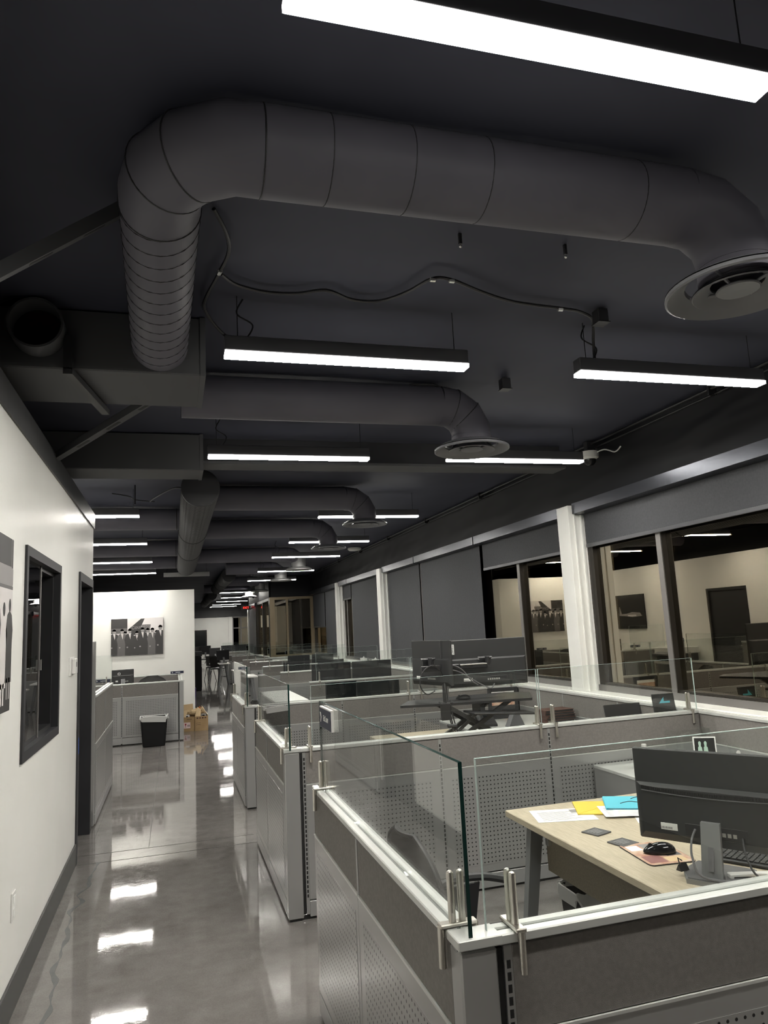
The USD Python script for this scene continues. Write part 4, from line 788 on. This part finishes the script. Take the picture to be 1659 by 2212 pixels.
parts(t, 'frame_side', [bx(-.15, -.115, -.012, .012, .01, .30, .003), bx(.115, .15, -.012, .012, .01, .30, .003), bx(-.115, .115, -.012, .012, .265, .30, .003), bx(-.115, .115, -.012, .012, .01, .10, .003)], 'plastic_black'); q = part(t, 'photo', bx(-.115, .115, -.004, 0, .10, .265), 'pad_print')
part(q, 'bright_strip', bx(-.115, .115, -.0045, -.004, .235, .265), 'paper', sm=False); part(q, 'printed_shape', bx(-.115, .115, -.0045, -.004, .10, .135), 'print_dark', sm=False)
b0 = None
for k in range(5):
    lb = f"{['lowest', 'second', 'middle', 'fourth', 'topmost'][k]} brown leather book of the stack below the right glass pane"; P = (3.36+.006*((k*3) % 4-1.5), 6.15, .7125+.0225*k)
    if not b0:
        b0 = thing('leather_book', lb, 'book', P, 2, 'brown books on the cabinet'); part(b0, 'top_cover', bx(-.145, .145, -.10, .10, .019, .022, .001), 'brown_leather'); part(b0, 'bottom_cover', bx(-.145, .145, -.10, .10, 0, .003, .001), 'brown_leather'); part(b0, 'pages', bx(-.14, .138, -.095, .095, .003, .019), 'plastic_dark'); part(b0, 'spine', bx(-.147, -.14, -.10, .10, .0, .022, .001), 'brown_leather')
    else: dup(b0, P, (-3, 4, -2, 1)[k-1], lb)
t = thing('tape_dispenser', 'grey curved desk dispenser between the platform and the brown books', 'tape dispenser', (2.93, 6.12, .7125), 15); part(t, 'body', hull([(-.09, -.03, 0), (.09, -.03, 0), (-.09, .03, 0), (.09, .03, 0), (-.03, -.028, .10), (.04, -.028, .10), (-.03, .028, .10), (.04, .028, .10)]), 'plastic_grey'); part(t, 'tape_roll', T(lathe([(.012, -.012), (.036, -.012), (.036, .012), (.012, .012), (.012, -.012)], 20), [('x', 90)], (.01, 0, .085)), 'plastic_white')
t = thing('desk_phone', 'black desk phone on the cabinet right of the platform', 'telephone', (2.72, 6.30, .7125), -10); part(t, 'base', hull([(-.09, -.1, 0), (.09, -.1, 0), (-.09, .1, 0), (.09, .1, 0), (-.09, -.1, .02), (.09, -.1, .02), (-.09, .1, .085), (.09, .1, .085)]), 'plastic_black'); part(t, 'handset', tube(smooth([(-.06, -.09, .045), (-.065, -.04, .085), (-.065, .04, .10), (-.06, .09, .095)]), .02, 8), 'plastic_dark'); part(t, 'phone_screen', hull([(-.0, .03, .062), (.08, .03, .062), (.0, .085, .082), (.08, .085, .082), (0, .03, .058), (.08, .085, .076)]), 'screen_black')
t = thing('laptop', 'dark laptop just behind the right glass pane near the window sill', 'laptop', (3.38, 4.98, .72), 178); part(t, 'keyboard_deck', bx(-.16, .16, -.11, .11, 0, .016, .003), 'plastic_dark'); part(t, 'lid', T(bx(-.16, .16, 0, .012, 0, .22, .003), [('x', 12)], (0, -.11, .016)), 'plastic_black')
t = thing('desk', 'window side worktop in the second cubicle under the dark laptop', 'desk', (2.40, 4.60, 0)); part(t, 'tabletop', bx(0, 1.12, 0, .65, .69, .72, .003), 'oak_laminate'); parts(t, 'leg', [bx(.03, .08, .05, .10, 0, .69), bx(1.03, 1.08, .05, .10, 0, .69), bx(.03, .08, .55, .60, 0, .69), bx(1.03, 1.08, .55, .60, 0, .69)], 'leg_grey')
t = thing('tablet_stand', 'dark upright tablet with a blue and white arrow sticker beside the rightmost clamp', 'tablet', (3.45, 4.66, .72), 176); part(t, 'tablet_body', T(bx(-.09, .09, 0, .010, 0, .34, .003), [('x', 8)], (0, 0, 0)), 'plastic_dark'); part(t, 'easel_leg', hull([(-.02, 0, .2), (.02, 0, .2), (-.02, .10, 0), (.02, .10, 0), (-.02, .09, 0), (.02, .012, .2)]), 'plastic_black'); part(t, 'arrow_sticker', prism(Polygon([(-.05, .02), (0, .02), (0, .05), (.045, 0), (0, -.05), (0, -.02), (-.05, -.02)]), 0, .001).apply_transform(trimesh.transformations.rotation_matrix(math.pi/2, (1, 0, 0))).apply_translation((0, -.028, .265)), 'folder_blue', sm=False)

# ------------------------------------------------------------------ monitors and small things farther back
for x, y, r, w, h, zb, z, lb in ((2.34, 8.55, 172, .52, .26, .035, .72, 'dark monitor reflecting a lamp in the third cubicle, left of the glass clamp'), (1.95, 8.80, 186, .40, .26, .035, .72, 'grey-looking monitor beside the lamp-reflecting one in the third cubicle'),
        (2.24, 10.75, 4, .60, .36, .07, .72, 'left of the twin dark monitors behind the fourth cross partition'), (2.86, 10.75, -3, .60, .36, .07, .72, 'right of the twin dark monitors behind the fourth cross partition'),
        (2.72, 16.6, 0, .5, .30, .08, .72, 'left of the two far dark monitors in front of the bronze corner'), (3.27, 16.6, 0, .5, .30, .08, .72, 'right of the two far dark monitors in front of the bronze corner'),
        (2.2, 13.7, 3, .5, .30, .06, .72, 'left dark monitor behind the fifth cross partition'), (2.85, 13.7, -2, .5, .30, .06, .72, 'right dark monitor behind the fifth cross partition'),
        (1.55, 29.75, 25, .48, .32, .10, .72, 'farthest dark monitor on the white desks beside the aisle'), (1.55, 24.8, 30, .48, .32, .10, .72, 'dark monitor on the third white far desk'), (2.15, 30.6, 0, .6, .34, .14, .72, 'left dark monitor behind the farthest cross partition'), (2.75, 30.6, 0, .6, .34, .14, .72, 'right dark monitor behind the farthest cross partition'), (.85, 31.75, 15, .5, .36, .12, .72, 'dark monitor on the table under the far white wall'), (1.28, 31.65, -10, .42, .36, .14, .72, 'second dark monitor on the table under the far white wall')):
    monitor(lb, (x, y, z), r, w, h, zb, detail=False, mat='plastic_black')
for x0, x1, y0, lb in ((2.0, 3.4, 10.5, 'worktop under the twin dark monitors'), (2.0, 3.4, 13.4, 'worktop behind the fifth cross partition'), (2.6, 3.55, 16.3, 'worktop under the two far dark monitors'), (1.9, 3.0, 30.3, 'worktop behind the farthest cross partition')): desk(lb, x0, x1, y0, y0+.65, top='desk_white', panel=False)
mm = monitor('black monitor with a round white emblem on the desk behind the pegboard front', (-.81, 12.92, .72), 8, .345, .24, .20)
q = part(mm, 'emblem', T(cat([lathe([(.019, 0), (.0235, 0), (.0235, .001), (.019, .001), (.019, 0)], 28), T(meshkit.text_mesh('DELL', .009, .001, True), None, (-.016, -.0045, 0))]), [('x', 90)], (-.06, -.036, .375)), 'paper', sm=False, label='round white emblem')
t = thing('sauce_bottle', 'tiny dark bottle with a red and orange label on the pale desk', 'bottle', (1.70, 8.05, .7205)); part(t, 'bottle_body', lathe([(.001, 0), (.022, 0), (.022, .07), (.01, .10), (.009, .13), (.001, .13)], 16), 'brown_leather'); part(t, 'label_band', lathe([(.0225, .02), (.0225, .05)], 16), 'orange'); part(t, 'cap', lathe([(.011, .13), (.011, .15), (.001, .15)], 12), 'plastic_black')
t = thing('plush_toy', 'small orange ornament on the sill behind the left raised monitor', 'ornament', (3.3, 7.0, .7125)); part(t, 'body', balls([((0, 0, .05), .05), ((0, 0, .14), .035)], 2), 'orange'); part(t, 'head', balls([((0, 0, .20), .04)], 2), 'cardboard_light'); part(t, 'ear', balls([((-.025, 0, .24), .012)]), 'orange'); part(t, 'ear', balls([((.025, 0, .24), .012)]), 'orange')
for x, y, lb in ((3.70, 13.6, 'small white box on the window sill left of the thin far column'), (3.70, 14.5, 'second small white box on the far window sill')):
    t = thing('tissue_box', lb, 'box', (x, y, SZ+.0005)); part(t, 'carton', bx(-.05, .05, -.09, .09, 0, .07, .003), 'plastic_white'); part(t, 'tissue', hull([(-.02, -.03, .07), (.02, -.03, .07), (-.02, .03, .07), (.02, .03, .07), (0, -.02, .11), (.005, .02, .10)]), 'paper')
t = thing('office_printer', 'tall black office machine at the corner far down the aisle', 'printer', (.43, 23.1, 0)); part(t, 'body', bx(0, .38, 0, .6, .01, 1.02, .01), 'bin_black'); part(t, 'top_unit', bx(.0, .40, .02, .58, 1.03, 1.17, .01), 'plastic_dark'); part(t, 'output_tray', bx(.38, .47, .10, .5, .76, .79), 'plastic_white'); part(t, 'side_door', bx(.38, .39, .05, .55, .1, .7), 'plastic_dark')
part(t, 'paper_stack', bx(.385, .46, .15, .45, .55, .66), 'plastic_white')
t = thing('water_jug', 'purple water jug with a looped handle on the floor at the corner', 'jug', (.50, 21.2, 0)); part(t, 'jug_body', lathe([(.001, 0), (.085, 0), (.09, .02), (.09, .22), (.05, .27), (.001, .27)], 20), 'purple'); part(t, 'lid', lathe([(.045, .27), (.045, .30), (.001, .30)], 16), 'plastic_black'); part(t, 'handle', tube(smooth([(-.04, 0, .30), (-.03, 0, .37), (.03, 0, .37), (.04, 0, .30)]), .009, 7), 'plastic_grey')

# ------------------------------------------------------------------ cardboard boxes
def carton(label, x, y, w, d, h, flaps, sticker=False):
    t = thing('cardboard_box', label, 'cardboard box', (x, y, 0))
    for nm, m in (('front_wall', bx(0, w, 0, .005, 0, h)), ('back_wall', bx(0, w, d-.005, d, 0, h)), ('side_wall', bx(0, .005, .005, d-.005, 0, h)), ('side_wall', bx(w-.005, w, .005, d-.005, 0, h)), ('box_floor', bx(.005, w-.005, .005, d-.005, 0, .005))): part(t, nm, m, 'cardboard', sm=False)
    for pts in flaps:
        P = [np.array(p, float) for p in pts]; n = np.cross(P[1]-P[0], P[2]-P[0]); n = n/np.linalg.norm(n)*.002
        part(t, 'flap', hull([p+s*n for p in P for s in (-1, 1)]), 'cardboard_light', sm=False)
    return t
t = carton('left cardboard box with a fragile sticker, open beside the pegboard desk', .118, 13.58, .228, .34, .245, [[(0, 0, .245), (0, .32, .245), (-.03, .32, .34), (-.03, 0, .33)], [(0, .34, .245), (.22, .34, .245), (.21, .36, .44), (.02, .36, .43)], [(.0, -.0, .246), (.07, .0, .246), (.13, .05, .37), (.03, .04, .35)]])
q = part(t, 'fragile_sticker', T(bx(.035, .155, -.0012, 0, .055, .155), None, (0, 0, 0)), 'label_pink', sm=False, label='pink and white sticker with a red wine glass symbol')
part(q, 'glass_symbol', T(prism(union_all([Polygon([(-.014, .075), (.014, .075), (.012, .055), (.004, .042), (.003, .016), (.012, .012), (-.012, .012), (-.003, .016), (-.004, .042), (-.012, .055)])]), 0, .0008), [('x', 90)], (.075, -.0012, .062)), 'red_print', sm=False); part(q, 'arrow_marks', cat([T(prism(Polygon([(-.005, .012), (-.005, .035), (-.009, .035), (0, .05), (.009, .035), (.005, .035), (.005, .012)]), 0, .0008), [('x', 90)], (x, -.0012, .07)) for x in (.115, .137)]), 'ink', sm=False)
part(t, 'printed_marks', cat([bx(.10+.022*k, .112+.022*k, -.0008, 0, .20, .215) for k in range(4)]), 'brown_leather', sm=False, kind='stuff')
t = carton('right cardboard box of the pair with its lid flap tipped open toward the aisle', .350, 13.57, .228, .34, .245, [[(.228, .02, .245), (.228, .32, .245), (.13, .32, .40), (.12, .02, .41)], [(0, .34, .245), (.2, .34, .245), (.16, .36, .37), (.02, .36, .36)], [(0, .0, .246), (.10, .0, .246), (.11, .06, .36), (.05, .10, .40)]])
part(t, 'printed_marks', cat([bx(.03+.045*k, .06+.045*k, -.0008, 0, .205, .228) for k in range(4)]+[bx(.02, .10, -.0008, 0, .13, .135), bx(.02, .10, -.0008, 0, .10, .105)]), 'brown_leather', sm=False, kind='stuff')
for x, y, r, lb in ((.20, 13.70, 30, 'white inner carton sticking out of the left cardboard box'), (.52, 13.72, -25, 'white inner carton sticking out of the right cardboard box')):
    t = thing('small_carton', lb, 'box', (x, y, .006), r); part(t, 'carton_body', bx(-.05, .05, -.04, .04, 0, .27), 'plastic_white'); part(t, 'dark_end', bx(-.02, .02, -.041, -.04, .1, .25), 'plastic_dark', sm=False)
t = thing('kraft_paper', 'crumpled orange-brown packing paper bulging between the two cardboard boxes', 'packing paper', (.36, 13.76, .25)); rg = np.random.default_rng(8); s = trimesh.creation.icosphere(subdivisions=2); v = s.vertices*np.array([.15, .10, .06]); v *= (1+.45*(meshkit.noise(s.vertices*2.6, 4)-.5))[:, None]; part(t, 'paper_wad', trimesh.Trimesh(v+np.array([0, 0, .05]), s.faces, process=False), 'cardboard_light', sm=False); part(t, 'paper_corner', hull([(0, 0, .1), (.09, -.03, .16), (.10, .02, .05), (.0, .03, .06)]), 'orange', sm=False)

# ------------------------------------------------------------------ wall things
t = thing('thermostat', 'white thermostat on the wall between the window and the black doorway', 'thermostat', (XW, 5.72, 1.42)); part(t, 'back_plate', bx(0, .008, -.02, .20, -.01, .12, .002), 'plastic_white'); part(t, 'body', bx(.008, .035, .06, .18, 0, .11, .005), 'plastic_white'); part(t, 'display', bx(.035, .0355, .09, .14, .05, .085), 'plastic_grey', sm=False)
t = thing('wall_outlet', 'white wall outlet low on the left wall', 'outlet', (XW, 3.93, .40)); part(t, 'cover_plate', bx(0, .007, -.038, .038, 0, .125, .002), 'plastic_white'); parts(t, 'socket', [bx(.007, .009, -.017, .017, .018, .05), bx(.007, .009, -.017, .017, .075, .107)], 'paper')
# prints: flat canvas; figures are flat shapes of the print
def print_part(t, name, poly, mat, place, k, **kw):
    m = prism(poly, .0002*k, .0002*(k+1)); part(t, name, place(m), mat, sm=False, **kw)
def man(x, y0, h, hd=1.0):
    w = h*.165
    body = Polygon([(x-w, y0), (x-w*.95, y0+h*.45), (x-w*1.15, y0+h*.62), (x-w*.75, y0+h*.80), (x-w*.25, y0+h*.84), (x+w*.25, y0+h*.84), (x+w*.75, y0+h*.80), (x+w*1.15, y0+h*.62), (x+w*.95, y0+h*.45), (x+w, y0)])
    head = affinity.scale(Point(x, y0+h*.915).buffer(h*.072), .82, 1.15); hair = head.buffer(h*.012).intersection(sbox(x-h, y0+h*.93, x+h, y0+h*1.2))
    shirt = Polygon([(x-w*.26, y0+h*.84), (x+w*.26, y0+h*.84), (x+.02*h, y0+h*.62)]); hand = Point(x-w*.5, y0+h*.33).buffer(h*.028)
    return body, head, hair, shirt, hand
def group_print(t, W, H, place):
    print_part(t, 'printed_sky', sbox(0, 0, W, H), 'print_light', place, 0); print_part(t, 'printed_hangar', sbox(0, H*.60, W*.31, H), 'print_dark', place, 1)
    print_part(t, 'printed_mist', sbox(0, H*.60, W*.31, H*.74), 'print_grey', place, 2)
    print_part(t, 'printed_tail', Polygon([(W*.32, H*.70), (W*.57, H*.985), (W*.64, H*.985), (W*.575, H*.78), (W*.66, H*.55), (W*.42, H*.55)]), 'print_dark', place, 2)
    print_part(t, 'printed_fin', Polygon([(W*.58, H*.82), (W*.76, H*.82), (W*.735, H*.60), (W*.60, H*.60)]), 'print_grey', place, 1)
    tx = meshkit.text_mesh('Courtesy', H*.085, .0004); tx.apply_scale((W*.36)/tx.extents[0] if tx.extents[0] > W*.36 else 1); part(t, 'printed_lettering', place(T(tx, [('z', 6)], (W*.39, H*.70, .0006))), 'print_mid', sm=False)
    for i, (fx, hh, mt) in enumerate(((.06, .66, 'print_dark'), (.265, .60, 'print_grey'), (.49, .60, 'print_dark'), (.70, .66, 'print_dark'), (.875, .60, 'print_dark'), (.21, .66, 'print_grey'), (.355, .66, 'print_dark'), (.60, .68, 'print_dark'), (.79, .66, 'print_grey'), (.945, .72, 'print_dark'))):
        b, hd, hr, sh, ha = [g.intersection(sbox(.001, .001, W-.001, H-.001)) for g in man(fx*W, -H*.02, hh*H*1.12)]
        for nm, g, mm_ in (('printed_suit', b, mt), ('printed_face', hd, 'print_mid'), ('printed_hair', hr, 'print_black'), ('printed_shirt', sh, 'print_light'), ('printed_hand', ha, 'print_mid')):
            if not g.is_empty: print_part(t, nm, g, mm_, place, 3+i*.3+(.15 if nm != 'printed_suit' else 0))
t = thing('photo_print', 'black and white group photo print of men in suits on the white wall', 'picture', (-1.19, YBACK, 1.33)); W, H = .985, .725
part(t, 'canvas', bx(0, W, -.032, 0, 0, H, .002), 'print_mid'); group_print(t, W, H, lambda m: T(m, [('x', 90)], (0, -.0322, 0)))
t = thing('photo_print', 'night photo print of an aircraft on the recess wall, seen mirrored in the window', 'picture', (RX+.001, 13.34, 1.325)); W, H = 1.02, .735
pl_ = lambda m: T(m, [('x', 90), ('z', 90)], (.0322, 0, 0))
part(t, 'canvas', bx(0, .032, 0, W, 0, H, .002), 'print_black'); print_part(t, 'printed_night', sbox(0, 0, W, H), 'print_black', pl_, 0)
print_part(t, 'printed_fuselage', Polygon([(.10, .27), (.16, .34), (.45, .36), (.62, .33), (.92, .32), (.92, .29), (.6, .27), (.45, .25)]), 'print_mid', pl_, 1); print_part(t, 'printed_tailfin', Polygon([(.82, .32), (.88, .48), (.90, .48), (.91, .32)]), 'print_mid', pl_, 2); print_part(t, 'printed_glow', sbox(.3, .27, .6, .30), 'print_light', pl_, 3)
t = thing('photo_print', 'large black and white crowd photo print at the left edge on the white wall', 'picture', (XW+.0005, 2.205, 1.372)); W, H = 1.36, .743
pl2 = lambda m: T(m, [('x', 90), ('z', 90)], (.0322, 0, 0))
part(t, 'canvas', bx(0, .032, 0, W, 0, H, .002), 'print_mid')
for nm, g, mt, k in (('printed_ground', sbox(0, 0, W, .22), 'print_dark', 1), ('printed_dark_band', sbox(0, .62, W-.04, H), 'print_dark', 1), ('printed_beam', sbox(0, .54, W, .61), 'print_mid', 1), ('printed_window', sbox(0, .22, W, .52), 'print_light', 1), ('printed_stripe', sbox(0, .52, W, .535), 'print_grey', 2), ('printed_edge_strip', sbox(W-.03, .615, W-.012, H), 'print_black', 2)): print_part(t, nm, g, mt, pl2, k)
for i, x in enumerate((.15, .36, .55, .74, .93, 1.08, 1.20, 1.31)):
    b, hd, hr, sh, ha = man(x, .10+.02*(i % 3), .36); print_part(t, 'printed_person', b, ('print_light', 'print_dark', 'print_grey')[i % 3], pl2, 3); print_part(t, 'printed_head', hd, 'print_black', pl2, 4)
    for s in (-1, 1): print_part(t, 'printed_leg', sbox(x+s*.022-.012, .03+.02*(i % 3), x+s*.022+.012, .12+.02*(i % 3)), ('print_light', 'print_mid')[i % 2], pl2, 3)
# name signs
t = thing('name_sign', 'navy name sign with a white backing on the far end of the nearest glass screen', 'name sign', (.624, 2.97, 1.236)); part(t, 'backing', bx(-.014, -.001, 0, .235, 0, .086, .001), 'plastic_white'); part(t, 'face', bx(-.0155, -.014, .002, .233, .002, .080), 'navy', sm=False)
part(t, 'lettering', T(meshkit.text_mesh('Ed Law', .022, .0008, True), [('x', 90), ('z', -90)], (-.0157, .155, .032)), 'paper', sm=False); part(t, 'emblem', T(prism(Polygon([(-.02, .02), (.0, .02), (.016, 0), (.0, -.02), (-.01, -.02), (.0, 0)]), 0, .0008), [('x', 90), ('z', -90)], (-.0157, .205, .042)), 'paper', sm=False)
for x, y, z, w, lb in ((-.06, 14.29, .975, .235, 'navy strip sign on top of the partition below the right corner of the photo print'), (-1.21, 12.60, .99, .23, 'navy strip sign seen through the glass at the left end of the pegboard desk'), (.69, 8.865, 1.225, .13, 'navy strip sign seen behind the third glass screen along the aisle')):
    t = thing('name_sign', lb, 'name sign', (x, y, z)); part(t, 'face', bx(0, w, -.004, .0, 0, .046, .001), 'navy'); part(t, 'tiny_print', cat([bx(w*.38+.0085*k, w*.38+.0085*k+.006, -.0047, -.004, .017, .026+.003*(k % 3 == 0)) for k in range(10)]), 'paper', sm=False, kind='stuff'); part(t, 'emblem', T(prism(Polygon([(-.012, .012), (.0, .012), (.01, 0), (.0, -.012), (-.006, -.012), (.0, 0)]), 0, .0006), [('x', 90)], (w*.14, -.0042, .023)), 'paper', sm=False)
    if z > 1.1: part(t, 'sign_post', bx(0, .012, .0, .008, -.268, .04), 'brushed_nickel')
    else: part(t, 'sign_clip', bx(w*.45, w*.55, .0, .006, -.02, .03), 'brushed_nickel')
